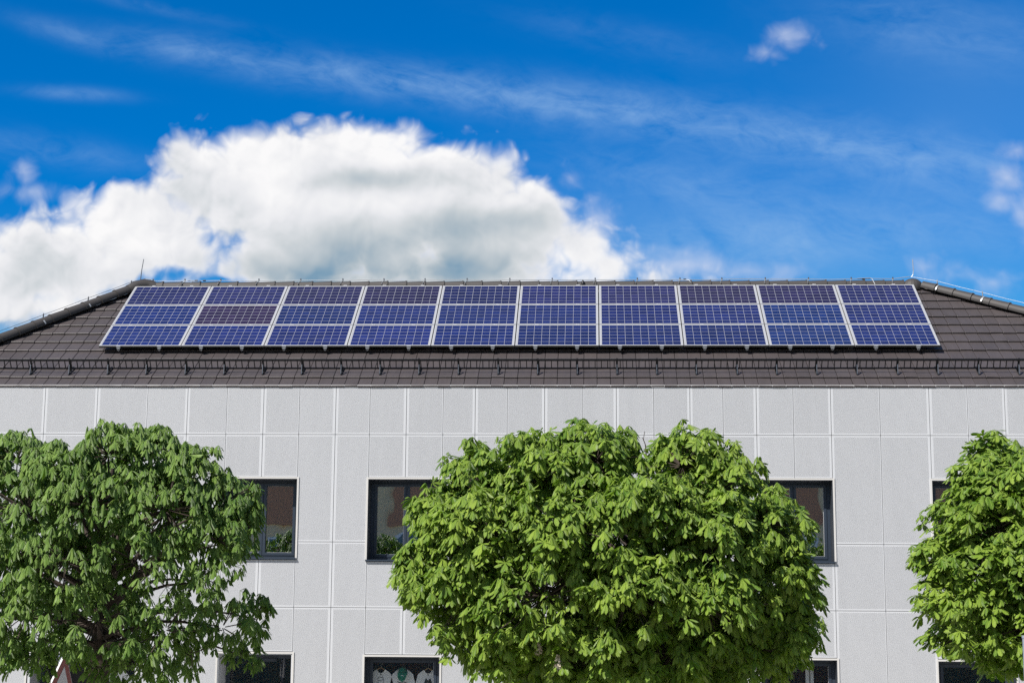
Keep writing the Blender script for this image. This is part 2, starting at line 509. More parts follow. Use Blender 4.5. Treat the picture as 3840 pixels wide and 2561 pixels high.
class MB:
    """collects shapes, then links them as ONE mesh object"""
    def __init__(self):
        self.v, self.f, self.mi, self.k = [], [], [], 0

    def face(self, pts, mi=None):
        i = len(self.v)
        self.v += [tuple(p) for p in pts]
        self.f.append(tuple(range(i, i + len(pts))))
        self.mi.append(self.k if mi is None else mi)
        return self

    def grid8(self, p):                       # 8 corners: 4 bottom (ccw), 4 top
        i = len(self.v)
        self.v += [tuple(x) for x in p]
        for q in ((3, 2, 1, 0), (4, 5, 6, 7), (0, 1, 5, 4), (1, 2, 6, 5), (2, 3, 7, 6), (3, 0, 4, 7)):
            self.f.append(tuple(i + j for j in q)); self.mi.append(self.k)
        return self

    def box(self, x0, x1, y0, y1, z0, z1):
        return self.grid8([(x0, y0, z0), (x1, y0, z0), (x1, y1, z0), (x0, y1, z0), (x0, y0, z1), (x1, y0, z1), (x1, y1, z1), (x0, y1, z1)])

    def rbox(self, x0, x1, s0, s1, h0, h1):   # box in roof coordinates (along, up the slope, off the slope)
        return self.grid8([rp(x, s, h) for (x, s, h) in ((x0, s0, h0), (x1, s0, h0), (x1, s1, h0), (x0, s1, h0), (x0, s0, h1), (x1, s0, h1), (x1, s1, h1), (x0, s1, h1))])

    def bar(self, a, b, w, d=None, up=(0, 0, 1)):
        a, b = Vector(a), Vector(b); d = d or w
        t = (b - a).normalized(); up = Vector(up)
        if abs(t.dot(up)) > 0.98:
            up = Vector((0, 1, 0))
        s = t.cross(up).normalized() * (w / 2); n = s.cross(t).normalized() * (d / 2)
        return self.grid8([a - s - n, a + s - n, a + s + n, a - s + n, b - s - n, b + s - n, b + s + n, b - s + n])

    def tube(self, pts, rad, sides=8, cap=True, arc=(0.0, 2 * math.pi), up=(0, 0, 1)):
        pts = [Vector(p) for p in pts]
        rad = [rad] * len(pts) if isinstance(rad, (int, float)) else rad
        full = abs(arc[1] - arc[0] - 2 * math.pi) < 1e-6
        i0 = len(self.v); m_ = sides if full else sides + 1
        for i, p in enumerate(pts):
            t = (pts[min(i + 1, len(pts) - 1)] - pts[max(i - 1, 0)]).normalized()
            u = Vector(up)
            if abs(t.dot(u)) > 0.95:
                u = Vector((0, 1, 0))
            s = t.cross(u).normalized(); n = s.cross(t).normalized()
            for j in range(m_):
                a = arc[0] + (arc[1] - arc[0]) * j / sides
                self.v.append(tuple(p + (s * math.cos(a) + n * math.sin(a)) * rad[i]))
        for i in range(len(pts) - 1):
            for j in range(sides):
                k = (j + 1) % m_ if full else j + 1
                a = i0 + i * m_
                self.f.append((a + j, a + k, a + m_ + k, a + m_ + j)); self.mi.append(self.k)
        if cap and full:
            self.f.append(tuple(i0 + j for j in reversed(range(m_)))); self.mi.append(self.k)
            self.f.append(tuple(i0 + (len(pts) - 1) * m_ + j for j in range(m_))); self.mi.append(self.k)
        return self

    def prism(self, outline, y0, y1):         # outline in (x, z), extruded along y
        n = len(outline); i = len(self.v)
        self.v += [(x, y0, z) for x, z in outline] + [(x, y1, z) for x, z in outline]
        self.f.append(tuple(i + j for j in range(n))); self.mi.append(self.k)
        self.f.append(tuple(i + n + j for j in reversed(range(n)))); self.mi.append(self.k)
        for j in range(n):
            k = (j + 1) % n
            self.f.append((i + j, i + n + j, i + n + k, i + k)); self.mi.append(self.k)
        return self

    def build(self, name, material, parent=None, smooth=False, local=False):
        off = Vector(WLOC.get(parent.name, (0, 0, 0))) if (parent and not local) else Vector((0, 0, 0))
        me = bpy.data.meshes.new(name)
        me.from_pydata([tuple(Vector(p) - off) for p in self.v], [], self.f)
        ms = material if isinstance(material, (list, tuple)) else [material]
        for x in ms:
            me.materials.append(x)
        if len(ms) > 1:
            me.polygons.foreach_set('material_index', self.mi)
        bm = bmesh.new(); bm.from_mesh(me)
        bmesh.ops.recalc_face_normals(bm, faces=bm.faces)
        bm.to_mesh(me); bm.free()
        if smooth:
            me.polygons.foreach_set('use_smooth', [True] * len(me.polygons))
            me.set_sharp_from_angle(angle=R(40))
        o = bpy.data.objects.new(name, me)
        COL.objects.link(o)
        if parent:
            o.parent = parent
            WLOC[o.name] = tuple(off)
        return o


WLOC = {}


def tag(o, label=None, cat=None, group=None, kind=None):
    for k, v in (('label', label), ('category', cat), ('group', group), ('kind', kind)):
        if v:
            o[k] = v
    return o


def thing(name, label, cat, loc=(0, 0, 0), group=None, rot=None):
    o = bpy.data.objects.new(name, None)
    o.empty_display_size = 0.3
    o.location = loc
    if rot:
        o.rotation_euler = rot
    COL.objects.link(o)
    WLOC[o.name] = tuple(loc)
    return tag(o, label, cat, group)


def rp(x, s, h=0.0):                          # roof coordinates -> world
    return Vector((x, 0, EAVE_Z)) + RU * s + RN * h


ORD = ['first', 'second', 'third', 'fourth', 'fifth', 'sixth', 'seventh', 'eighth', 'ninth', 'tenth', 'eleventh', 'twelfth', 'thirteenth']

# ------------------------------------------------------------------ ground
tag(MB().box(-400, 400, -400, 400, -0.5, 0.0).build('ground', ASPH), kind='structure')
tag(MB().box(-60, 60, -14.5, 0.9, 0.0, 0.12).build('pavement', PAVE), kind='structure')

# ------------------------------------------------------------------ the building
BX0, BX1, BY1 = -13.55, 13.15, 7.76
YR = 3.88
ZR = EAVE_Z + YR * math.tan(PITCH_ROOF)
APL, APR = -9.72, 6.83                         # ridge ends
bld = thing('shop_building', 'white two-storey building clad in perforated metal panels under a dark tiled hip roof', 'building', (-0.2, 3.88, 0.0))

SEAM = [(-13.5, 1), (-12.5, 1), (-11.5, 1), (-10.512, 1), (-9.49, 1), (-8.513, 0), (-7.735, 1), (-6.974, 0), (-6.262, 1), (-5.571, 0), (-4.87, 1), (-4.215, 0),
        (-3.514, 1), (-2.813, 0), (-2.201, 1), (-1.591, 0), (-0.879, 1), (-0.167, 0), (0.48, 1), (1.188, 0), (1.871, 1), (2.493, 0),
        (3.12, 1), (3.812, 0), (4.515, 1), (5.429, 0), (6.352, 1), (7.062, 0), (7.756, 1), (8.45, 0), (9.15, 1), (10.05, 0), (10.95, 1), (12.0, 1), (13.1, 1)]
Z1, Z2, Z3, ZT, ZB = 6.66, 4.628, 3.408, 7.57, 0.14
UPW = [(-6.974, -5.571, 4.325, 5.815), (-4.215, -2.813, 4.30, 5.812), (3.12, 4.515, 4.305, 5.818), (6.352, 7.756, 4.31, 5.815)]
GW = [(-4.215, -2.813, 0.62, 2.51), (-1.591, -0.167, 0.62, 2.51), (3.12, 4.515, 0.62, 2.51), (6.352, 7.756, 0.62, 2.505)]
DOORS = [(-10.58, -8.513, 0.14, 2.53), (-6.974, -5.571, 0.14, 2.55)]
OPEN = UPW + GW + DOORS

# backing wall with the openings left free (a grid of blocks), other walls, slabs
xs = sorted({BX0, BX1} | {o[0] for o in OPEN} | {o[1] for o in OPEN})
zs = sorted({0.0, 7.5} | {o[2] for o in OPEN} | {o[3] for o in OPEN})
wb = MB()
for i in range(len(xs) - 1):
    j = 0
    while j < len(zs) - 1:
        def free(j):
            mx_, mz_ = (xs[i] + xs[i + 1]) / 2, (zs[j] + zs[j + 1]) / 2
            return any(o[0] < mx_ < o[1] and o[2] < mz_ < o[3] for o in OPEN)
        if free(j):
            j += 1; continue
        k = j
        while k + 1 < len(zs) - 1 and not free(k + 1):
            k += 1
        wb.box(xs[i], xs[i + 1], 0.05, 0.46, zs[j], zs[k + 1]); j = k + 1
wb.box(BX0, BX0 + 0.3, 0.46, BY1, 0, 7.5).box(BX1 - 0.3, BX1, 0.46, BY1, 0, 7.5).box(BX0 + 0.3, BX1 - 0.3, BY1 - 0.3, BY1, 0, 7.5)
wb.build('wall', CORE, bld)
MB().box(BX0 + 0.3, BX1 - 0.3, 0.46, BY1 - 0.3, 3.2, 3.5).build('floor_slab', ROOM, bld)
MB().box(BX0 + 0.3, BX1 - 0.3, 0.46, BY1 - 0.3, 7.3, 7.5).build('ceiling_slab', ROOM, bld)
pt = MB()
for x in (-8.0, -4.95, -2.2, 1.3, 5.4):
    pt.box(x, x + 0.12, 0.46, BY1 - 0.3, 3.5, 7.3)
pt.box(BX0 + 0.3, BX1 - 0.3, 4.0, 4.1, 3.5, 7.3)
pt.build('partition', ROOM, bld)
pg = MB()
for x in (-8.0, -4.95, -2.2, 1.3, 5.4):
    pg.box(x, x + 0.12, 0.46, BY1 - 0.3, 0, 3.2)
pg.box(BX0 + 0.3, BX1 - 0.3, 3.0, 3.1, 0, 3.2)
pg.build('shop_partition', DARKROOM, bld)
MB().box(-4.82, -2.21, 1.05, 1.10, 0, 3.2).build('display_wall', REDWALL, bld)
MB().box(1.43, 5.39, 2.0, 2.05, 0, 3.2).build('display_wall', REDWALL, bld)


def panel(mb, x0, x1, z0, z1, ml, mr, mt, mb_):
    """one perforated sheet: plain rim, perforated field, folded edge"""
    g = 0.0045
    x0, x1, z0, z1 = x0 + g, x1 - g, z0 + g, z1 - g
    a, b_, c, d = x0 + ml, x1 - mr, z0 + mb_, z1 - mt
    mb.k = 0
    y = 0.0
    O = [(x0, y, z0), (x1, y, z0), (x1, y, z1), (x0, y, z1)]
    I = [(a, y, c), (b_, y, c), (b_, y, d), (a, y, d)]
    for i in range(4):
        j = (i + 1) % 4
        mb.face([O[i], O[j], I[j], I[i]], 0)
    mb.face(I, 1)
    for i in range(4):
        j = (i + 1) % 4
        p, q_ = O[i], O[j]
        mb.face([p, (p[0], 0.035, p[2]), (q_[0], 0.035, q_[2]), q_], 0)


rest = MB()
nb = 0
for i in range(len(SEAM) - 1):
    (xa, ta), (xb, tb) = SEAM[i], SEAM[i + 1]
    mid = (xa + xb) / 2
    ml, mr = (0.045 if ta else 0.012), (0.045 if tb else 0.012)
    up = next((o for o in UPW if o[0] - .01 < mid < o[1] + .01), None)
    gr = next((o for o in GW + DOORS if o[0] - .08 < mid < o[1] + .08), None)
    cells = [(Z1, ZT, 0.012, 0.03)]
    cells += [(up[3] + 0.035, Z1, 0.03, 0.02), (Z3, up[2] - 0.035, 0.012, 0.03)] if up else [(Z2, Z1, 0.03, 0.03), (Z3, Z2, 0.03, 0.03)]
    cells += [(gr[3] + 0.04, Z3, 0.03, 0.02)] if gr else [(ZB, Z3, 0.03, 0.03)]
    if gr and gr in GW:
        cells += [(ZB, gr[2] - 0.04, 0.02, 0.03)]
    for (za, zb, mt, mbm) in cells:
        out = mid < -11.6 or mid > 8.5 or zb < 1.0
        hid = -2.0 < mid < 2.6 and zb < 5
        if out or hid:
            panel(rest, xa, xb, za, zb, ml, mr, mt, mbm)
        else:
            pm = MB(); panel(pm, xa, xb, za, zb, ml, mr, mt, mbm)
            pm.build('cladding_panel', [WHITE, PERF], bld); nb += 1
tag(rest.build('side_cladding', [WHITE, PERF], bld), kind='stuff')
MB().box(BX0, BX1, -0.014, 0.05, ZT, ZT + 0.044).build('eave_trim', EAVE, bld)


def window(o, two, depth=0.42, name='window', reveal=REVEAL, glass=GLASS, trim=0.034, frame=0.075):
    x0, x1, z0, z1 = o
    fr_ = MB()
    y0, y1 = depth - 0.07, depth
    fw = frame
    fr_.box(x0 + .012, x0 + fw, y0, y1, z0, z1 - .012).box(x1 - fw, x1 - .012, y0, y1, z0, z1 - .012)
    fr_.box(x0 + fw, x1 - fw, y0, y1, z1 - fw, z1 - .012).box(x0 + fw, x1 - fw, y0, y1, z0, z0 + fw)
    win = fr_.build(name, ANTH, bld)
    if trim:
        t = MB()
        e = trim
        t.box(x0 - e, x0, -0.016, 0.045, z0 - 0.005, z1 + e).box(x1, x1 + e, -0.016, 0.045, z0 - 0.005, z1 + e).box(x0, x1, -0.016, 0.045, z1, z1 + e)
        t.build('trim', TRIM, win)
    rv = MB()
    rv.box(x0, x0 + .012, 0.0, depth + 0.05, z0, z1).box(x1 - .012, x1, 0.0, depth + 0.05, z0, z1).box(x0 + .012, x1 - .012, 0.0, depth + 0.05, z1 - .012, z1)
    rv.build('reveal', reveal, win)
    MB().box(x0 - 0.025, x1 + 0.025, -0.045, y0, z0 - 0.03, z0 - 0.002).build('sill', ANTH, win)
    mids = [(x0 + fw, x1 - fw)] if not two else [(x0 + fw, (x0 + x1) / 2), ((x0 + x1) / 2, x1 - fw)]
    for (a, b_) in mids:
        w = 0.052
        yy0, yy1 = y0 - 0.012, y1 - 0.01
        s = MB()
        a0, b0, c0, d0 = a + 0.004, b_ - 0.004, z0 + fw + 0.004 - 0.02, z1 - fw - 0.004 + 0.02
        s.box(a0, a0 + w, yy0, yy1, c0, d0).box(b0 - w, b0, yy0, yy1, c0, d0)
        s.box(a0 + w, b0 - w, yy0, yy1, d0 - w, d0).box(a0 + w, b0 - w, yy0, yy1, c0, c0 + w)
        s.build('sash', ANTH, win)
        if glass:
            MB().face([(a0 + w, y1 - 0.03, c0 + w), (b0 - w, y1 - 0.03, c0 + w), (b0 - w, y1 - 0.03, d0 - w), (a0 + w, y1 - 0.03, d0 - w)]).build('pane', glass, win)
            g = 0.006
            MB().box(a0 + w, b0 - w, y1 - 0.045, y1 - 0.033, c0 + w, c0 + w + g).box(b0 - w - g, b0 - w, y1 - 0.045, y1 - 0.033, c0 + w + g, d0 - w).build('gasket', ALU, win)
    return win


for o in UPW:
    window(o, True)
for o in GW:
    window(o, False, depth=0.30, name='shop_window', glass=SHOPGLASS)

# the two deep ground-floor entrances
for (o, d) in zip(DOORS, (0.72, 0.66)):
    x0, x1, z0, z1 = o
    fr_ = MB().box(x0 + .02, x0 + .10, d, d + .07, z0, z1 - .02).box(x1 - .10, x1 - .02, d, d + .07, z0, z1 - .02).box(x0 + .1, x1 - .1, d, d + .07, z1 - .10, z1 - .02)
    ent = fr_.build('entrance', ANTH, bld)
    e = 0.034
    MB().box(x0 - e, x0, -0.016, 0.045, z0, z1 + e).box(x1, x1 + e, -0.016, 0.045, z0, z1 + e).box(x0, x1, -0.016, 0.045, z1, z1 + e).build('trim', TRIM, ent)
    MB().box(x0, x0 + .018, 0.0, d + .1, z0, z1).box(x1 - .018, x1, 0.0, d + .1, z0, z1).build('reveal', PERF if d > .7 else WHITE, ent)
    MB().box(x0 + .018, x1 - .018, 0.0, d + .1, z1 - .018, z1).build('soffit', WHITE, ent)
    MB().face([(x0 + .1, d + .03, z0), (x1 - .1, d + .03, z0), (x1 - .1, d + .03, z1 - .1), (x0 + .1, d + .03, z1 - .1)]).build('pane', SHOPGLASS, ent)
    if d > .7:                                  # round dark and white film shapes on the glass
        dm = MB()
        for cx_, cz_, r_ in ((-9.93, 1.75, 0.46),):
            dm.prism([(cx_ + r_ * math.cos(a * math.pi / 16), cz_ + r_ * math.sin(a * math.pi / 16)) for a in range(32)], d + .012, d + .022)
        dm.build('dark_sticker', INK, ent)
        dm = MB()
        dm.prism([(-9.05 + .34 * math.cos(a * math.pi / 16), 1.72 + .50 * math.sin(a * math.pi / 16)) for a in range(32)], d + .010, d + .018)
        dm.build('white_sticker', LOGO, ent)
    else:
        MB().box(-6.25, -5.98, d - .03, d - .002, z1 - .16, z1 - .10).build('door_closer', ANTH, ent)

# ------------------------------------------------------------------ roof
S_R = YR / math.cos(PITCH_ROOF)
GAUGE, TW = 0.4028, 0.2545
rng = np.random.default_rng(3)
tv, tf = [], []
xj0 = -9.806 - 16 * TW
for k in range(13):
    s0 = -0.035 if k == 0 else 0.357 + GAUGE * (k - 1)
    s1 = 0.357 + GAUGE * k + 0.05
    if s0 > S_R:
        break
    s1 = min(s1, S_R + 0.02)
    wob_ = rng.normal(0, 0.0012)
    for i in range(110):
        xa = xj0 + i * TW
        if xa > BX1 + .3:
            break
        jh, js, jt = rng.normal(0, 0.0016), rng.normal(0, 0.0022) + wob_, rng.normal(0, 0.0012)
        x_0, x_1 = xa + 0.0045, xa + TW - 0.0045
        hb, ht, th = 0.012 + jh, -0.028 + jh, 0.034
        bev = 0.010
        b0 = len(tv)
        prof = [(s0 + js, hb - th), (s0 + js, hb - bev * .8), (s0 + js + bev, hb), (s1, ht)]
        for (x_, dh) in ((x_0, -0.004), (x_0 + 0.006, 0), (x_1 - 0.006, 0), (x_1, -0.004)):
            tl = jt * (1 if x_ > xa + TW / 2 else -1)
            for (s_, h_) in prof:
                tv.append(rp(x_, s_, h_ + dh + tl))
        for c in range(3):
            for r_ in range(3):
                a = b0 + c * 4 + r_
                tf.append((a, a + 4, a + 5, a + 1))
        for c in (0, 3):                            # sides
            lo = [len(tv), len(tv) + 1]
            xx = x_0 if c == 0 else x_1
            tv += [rp(xx, s0 + js, hb - th - .004), rp(xx, s1, ht - th)]
            a = b0 + c * 4
            tf.append((a, a + 1, a + 2, a + 3, lo[1]))
me = bpy.data.meshes.new('roof')
me.from_pydata([tuple(p) for p in tv], [], tf)
bm = bmesh.new(); bm.from_mesh(me)
for (pt_, no) in (((APL, YR, 0), Vector((-1, 1, 0))), ((APR, YR, 0), Vector((1, 1.65, 0)))):
    bmesh.ops.bisect_plane(bm, geom=bm.verts[:] + bm.edges[:] + bm.faces[:], plane_co=pt_, plane_no=no.normalized(), clear_outer=True)
bmesh.ops.recalc_face_normals(bm, faces=bm.faces)
for v in bm.verts:
    v.co -= Vector(WLOC[bld.name])
bm.to_mesh(me); bm.free()
me.materials.append(TILE)
roof = bpy.data.objects.new('roof', me)
COL.objects.link(roof); roof.parent = bld
WLOC[roof.name] = WLOC[bld.name]
XR_E = APR + 1.65 * YR
XL_E = APL - YR
dk = MB()
A, B_ = Vector((APL, YR, ZR)), Vector((APR, YR, ZR))
c1, c2, c3, c4 = Vector((XL_E, 0, EAVE_Z)), Vector((XR_E, 0, EAVE_Z)), Vector((XR_E, 2 * YR, EAVE_Z)), Vector((XL_E, 2 * YR, EAVE_Z))
dk.face([p - RN * .065 for p in (c1, c2, B_, A)])
dk.build('roof_deck', CORE, roof)
ed = MB()
up_ = Vector((0, 0, 0.03))
ed.face([c2 + up_, c3 + up_, B_ + up_]).face([c3 + up_, c4 + up_, A + up_, B_ + up_]).face([c4 + up_, c1 + up_, A + up_])
ed.face([c4 - up_, c3 - up_, c2 - up_, c1 - up_])
ed.build('rear_slope', TILE, roof)


def cap_line(a, b_, name, r0=0.112, r1=0.124, lift=0.02, pitch=0.41, start=0.0, clip=True):
    """row of overlapping half-round ridge tiles"""
    a, b_ = Vector(a), Vector(b_)
    L = (b_ - a).length; t = (b_ - a) / L
    mb = MB()
    d = start
    while d < L - 0.05:
        e = min(d + pitch + 0.035, L)
        p0 = a + t * d + Vector((0, 0, lift)); p1 = a + t * e + Vector((0, 0, lift))
        w = random.uniform(-.002, .002)
        arc = (-0.35, math.pi + 0.35)
        mb.tube([p0, p0 + t * .03, p0 + t * .0301, p1], [r1 + .004 + w, r1 + .004 + w, r1 - .004 + w, r0 - 0.006 + w], 16, arc=arc)
        ring0 = mb.v[-17 * 4:-17 * 3]
        mb.face([p for p in ring0])
        d += pitch
    return mb.build(name, CAPM, roof, smooth=True)


rz = ZR + 0.0
cap_line((APR - .15, YR, rz), (APL + .1, YR, rz), 'ridge_cap', start=0.0)
hl0, hr0 = Vector((APL, YR, ZR)), Vector((APR, YR, ZR))
cap_line(c1 + Vector((0, 0, .02)), hl0 + Vector((-.1, -.1, -.03)), 'hip_cap', r0=.118, r1=.128, lift=0.045)
cap_line(c2 + Vector((0, 0, .02)), hr0 + Vector((.22, -.13, -.05)), 'hip_cap', r0=.112, r1=.122, lift=0.03)
cap_line(c4, A, 'hip_cap'); cap_line(c3, B_, 'hip_cap')
# domed end pieces where ridge and hips meet
mb = MB()
for (c, r_) in ((Vector((APR + .03, YR - .03, ZR - .03)), 0.20),):
    N, M_ = 20, 8
    rows = [[c + Vector((r_ * 1.12 * math.cos(2 * math.pi * j / N) * math.cos(i * math.pi / 2 / M_), r_ * math.sin(2 * math.pi * j / N) * math.cos(i * math.pi / 2 / M_), r_ * .98 * math.sin(i * math.pi / 2 / M_))) for j in range(N)] for i in range(-2, M_ + 1)]
    for i in range(len(rows) - 1):
        for j in range(N):
            mb.face([rows[i][j], rows[i][(j + 1) % N], rows[i + 1][(j + 1) % N], rows[i + 1][j]])
mb.build('ridge_end_cap', CAPM, roof, smooth=True)
mb = MB()
mb.tube([hl0 + Vector((-.28, -.28, -.12)), hl0 + Vector((-.14, -.16, -.01)), hl0 + Vector((0, -.03, .045)), hl0 + Vector((.13, 0, .035)), hl0 + Vector((.26, 0, -.01))], [.135, .148, .15, .145, .125], 18)
mb.build('ridge_end_cap', CAPM, roof, smooth=True)
# little dark vent spike behind the ridge
mb = MB()
q0 = at(2186, 1066, YR - .12)
mb.tube([q0, q0 + Vector((0, 0, .05)), q0 + Vector((-.004, 0, .075)), q0 + Vector((-.008, 0, .088))], [.038, .034, .022, .004], 10)
mb.build('vent_cap', BLACKM, roof, smooth=True)

# ------------------------------------------------------------------ solar modules (30) on rails (20)
XP0, SP0, HP0 = -9.848, 1.4525, 0.1606
LOOK = {}
for r_ in range(3):
    for c in range(10):
        base_ = [(0.012, 0.024, 0.150), (0.013, 0.024, 0.138), (0.017, 0.020, 0.100)][r_]  # top row darker, more violet: angled reflection put into the cell colour
        k = random.uniform(0.86, 1.14)
        LOOK[(r_, c)] = (base_[0] * k * random.uniform(.85, 1.2), base_[1] * k, base_[2] * k * random.uniform(.92, 1.1), 1)
LOOK[(1, 1)] = (0.036, 0.020, 0.066, 1)
for rc in ((2, 2), (2, 3), (2, 7), (2, 8)):
    c = LOOK[rc]; LOOK[rc] = (0.024, c[1] * .95, c[2] * .80, 1)
LOOK[(0, 0)] = (0.013, 0.027, 0.160, 1); LOOK[(1, 0)] = (0.013, 0.027, 0.155, 1); LOOK[(1, 8)] = (0.011, 0.032, 0.160, 1); LOOK[(0, 8)] = (0.011, 0.032, 0.155, 1)
ROWN = ['bottom', 'middle', 'top']


def make_panel():
    t = thing('solar_panel', 'x', 'solar panel', (0, 0, 0), 'solar panels in three rows on the tiled roof')
    f = MB()
    w = FRM
    f.box(0, w, 0, PHT, -PTH, 0).box(PW - w, PW, 0, PHT, -PTH, 0).box(w, PW - w, PHT - 0.016, PHT, -PTH, 0).box(w, PW - w, 0, 0.016, -PTH, 0)
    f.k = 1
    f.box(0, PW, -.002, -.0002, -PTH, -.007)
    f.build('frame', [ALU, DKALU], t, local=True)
    g = MB().face([(w, 0.016, -.003), (PW - w, 0.016, -.003), (PW - w, PHT - 0.016, -.003), (w, PHT - 0.016, -.003)])
    g.build('cells', CELLS, t, local=True)
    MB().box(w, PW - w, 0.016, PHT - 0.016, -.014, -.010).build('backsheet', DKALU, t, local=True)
    for xx in (0.40, 1.225):
        MB().box(xx - .035, xx + .035, PHT - .006, PHT + .026, -.006, .006).box(xx - .008, xx + .008, PHT + .002, PHT + .018, .006, .012).build('clamp', ALU, t, local=True)
    return t


def copy_tree(o, parent=None):
    c = o.copy(); COL.objects.link(c)
    if parent:
        c.parent = parent
    for ch in o.children:
        copy_tree(ch, c)
    return c


proto = make_panel()
first = True
for r_ in (2, 1, 0):
    for c in range(10):
        o = proto if first else copy_tree(proto)
        first = False
        o.location = rp(XP0 + c * (PW + .02), SP0 + r_ * (PHT + .02), HP0)
        o.rotation_euler = (PITCH_ROOF, 0, 0)
        tone = 'purplish dark' if (r_, c) == (1, 1) else 'bright blue' if LOOK[(r_, c)][2] > .15 else 'dull violet blue' if LOOK[(r_, c)][2] < .085 else 'blue'
        o['label'] = f'{tone} solar panel, {ORD[c]} from the left in the {ROWN[r_]} row'
        for ch in o.children:
            if ch.name.startswith('cells'):
                ch.color = LOOK[(r_, c)]


def make_rail():
    t = thing('mounting_rail', 'x', 'rail', (0, 0, 0), 'rails carrying the solar panels')
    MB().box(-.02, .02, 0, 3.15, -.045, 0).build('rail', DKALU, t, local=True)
    e = MB().box(-.042, .042, 0.012, 0.038, 0.002, .047).box(-.03, .03, -.004, 0.012, -.012, 0.012)
    e.build('end_clamp', GALV, t, local=True)
    e = MB().box(-.022, -.008, -.012, -.001, -.034, -.018).box(.008, .022, -.012, -.001, -.034, -.018).box(-.006, .006, -.012, -.001, -.048, -.034)
    e.build('end_bolt', GALV, t, local=True)
    hk = MB()
    for s_ in (.3, 1.2, 2.1, 3.0):
        hk.box(-.015, .015, s_, s_ + .03, -.13, -.047)
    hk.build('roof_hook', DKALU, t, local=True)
    return t


proto = make_rail()
for i in range(20):
    o = proto if i == 0 else copy_tree(proto)
    o.location = rp(XP0 + (i // 2) * (PW + .02) + (0.40, 1.225)[i % 2], SP0 - 0.045, HP0 - PTH - .006)
    o.rotation_euler = (PITCH_ROOF, 0, 0)
    o['label'] = f"silver clamped rail end under the {('left', 'right')[i % 2]} half of the {ORD[i // 2]} bottom-row panel from the left"

# ------------------------------------------------------------------ snow guard
sg = thing('snow_guard', 'long black lattice snow guard standing along the tiles above the eave', 'snow guard', tuple(rp(-2, .5, .05)))
SG = 0.585
gl_ = MB()
gx0, gx1 = -12.6, 10.9
for h_ in (.082, .268):
    gl_.rbox(gx0, gx1, SG - .011, SG + .011, h_ - .013, h_ + .013)
gl_.rbox(gx0, gx1, SG - .006, SG + .006, .236, .246)
x = gx0 + .03
while x < gx1:
    gl_.bar(rp(x + random.uniform(-.004, .004), SG, .09), rp(x + random.uniform(-.004, .004), SG, .26), .016, .016, up=(1, 0, 0))
    x += .1205
gl_.build('grille', BLACKM, sg)
bxs = [-12.49, -11.725, -10.959, -10.192, -9.427, -8.667, -7.894, -7.134, -6.377, -5.612, -4.843, -4.085, -3.327, -2.561, -1.791, -1.027, -0.264, 0.501, 1.265, 2.022,
       2.803, 3.557, 4.32, 5.086, 5.854, 6.616, 7.387, 8.145, 8.91, 9.675]
for x in bxs:
    bk = MB().rbox(x - .018, x + .018, SG + .014, SG + .022, .02, .285).rbox(x - .018, x + .018, SG - .15, SG + .20, .016, .022)
    bk = bk.build('bracket', BLACKM, sg)
    MB().bar(rp(x, .445, .022), rp(x, SG - .012, .165), .034, .012, up=(1, 0, 0)).build('strut', STRUT, bk)
    bpy.data.objects[bk.name]

# ------------------------------------------------------------------ lightning protection
def holder_bm(p, base, tilt=0.0, tall=.10):
    mb = MB()
    p, base = Vector(p), Vector(base)
    mb.bar(base, p + Vector((0, 0, -.01)), .022, .010, up=(1, 0, 0))
    mb.box(p.x - .014, p.x + .014, p.y - .012, p.y + .012, p.z - .02, p.z - .002)
    mb.k = 1
    mb.box(p.x - .013, p.x + .013, p.y - .01, p.y + .01, p.z + .004, p.z + .040)
    return mb


rc_ = thing('ridge_conductor', 'thin lightning conductor wire running along the ridge on clip holders', 'wire', (-1.4, YR, ZR + .1))
HX = [-9.55, -8.848, -8.061, -7.222, -6.304, -5.382, -4.485, -3.59, -2.675, -1.75, -0.833, 0.094, 1.001, 1.917, 2.814, 3.743, 4.664, 5.572, 6.455]
WZ = ZR + .155
pts = []
for i, x in enumerate(HX):
    pts.append((x, YR, WZ + .012))
    if i + 1 < len(HX):
        pts.append(((x + HX[i + 1]) / 2, YR, WZ + .010 + random.uniform(-.014, .012)))
pts = [(APL - .02, YR, ZR + .215)] + [(APL + .1, YR, ZR + .20)] + pts + [(APR - .02, YR, ZR + .215)]
MB().tube(pts, .0068, 6).build('wire', GALV, rc_, smooth=True)
for x in HX:
    h = holder_bm((x, YR, WZ + .012), (x - .03, YR - .085, ZR + .095))
    h.k = 0
    h.bar((x - .03, YR - .085, ZR + .098), (x - .035, YR - .14, ZR + .035), .032, .004, up=(1, 0, 0))
    h.build('holder', [GALV, DKGALV], rc_)
cl = MB()
for x in (-9.62, -8.6, -8.42, 2.02, 5.83):
    cl.tube([(x - .03, YR, WZ + .012), (x + .03, YR, WZ + .012)], .017, 8)
cl.build('wire_clamp', BLACKM, rc_)
tp = MB()
tp.tube([(-8.72, YR - .02, WZ + .02), (-8.83, YR - .05, WZ - .01), (-8.95, YR - .10, ZR + .05), (-9.0, YR - .16, ZR)], .0068, 6)
tp.tube([(-8.5, YR, WZ + .014), (-8.68, YR - .03, WZ - .01), (-8.70, YR - .09, ZR + .09)], .0068, 6)
tp.tube([(1.87, YR - .01, WZ - .002), (2.03, YR - .01, WZ + .0), (2.11, YR - .03, WZ - .01), (2.14, YR - .1, ZR + .08)], .0068, 6)
tp.tube([(5.7, YR - .01, WZ + .02), (5.97, YR - .01, WZ + .03), (6.0, YR - .06, WZ + .01), (6.05, YR - .15, ZR + .02)], .0068, 6)
tp.build('tap_wire', GALV, rc_, smooth=True)


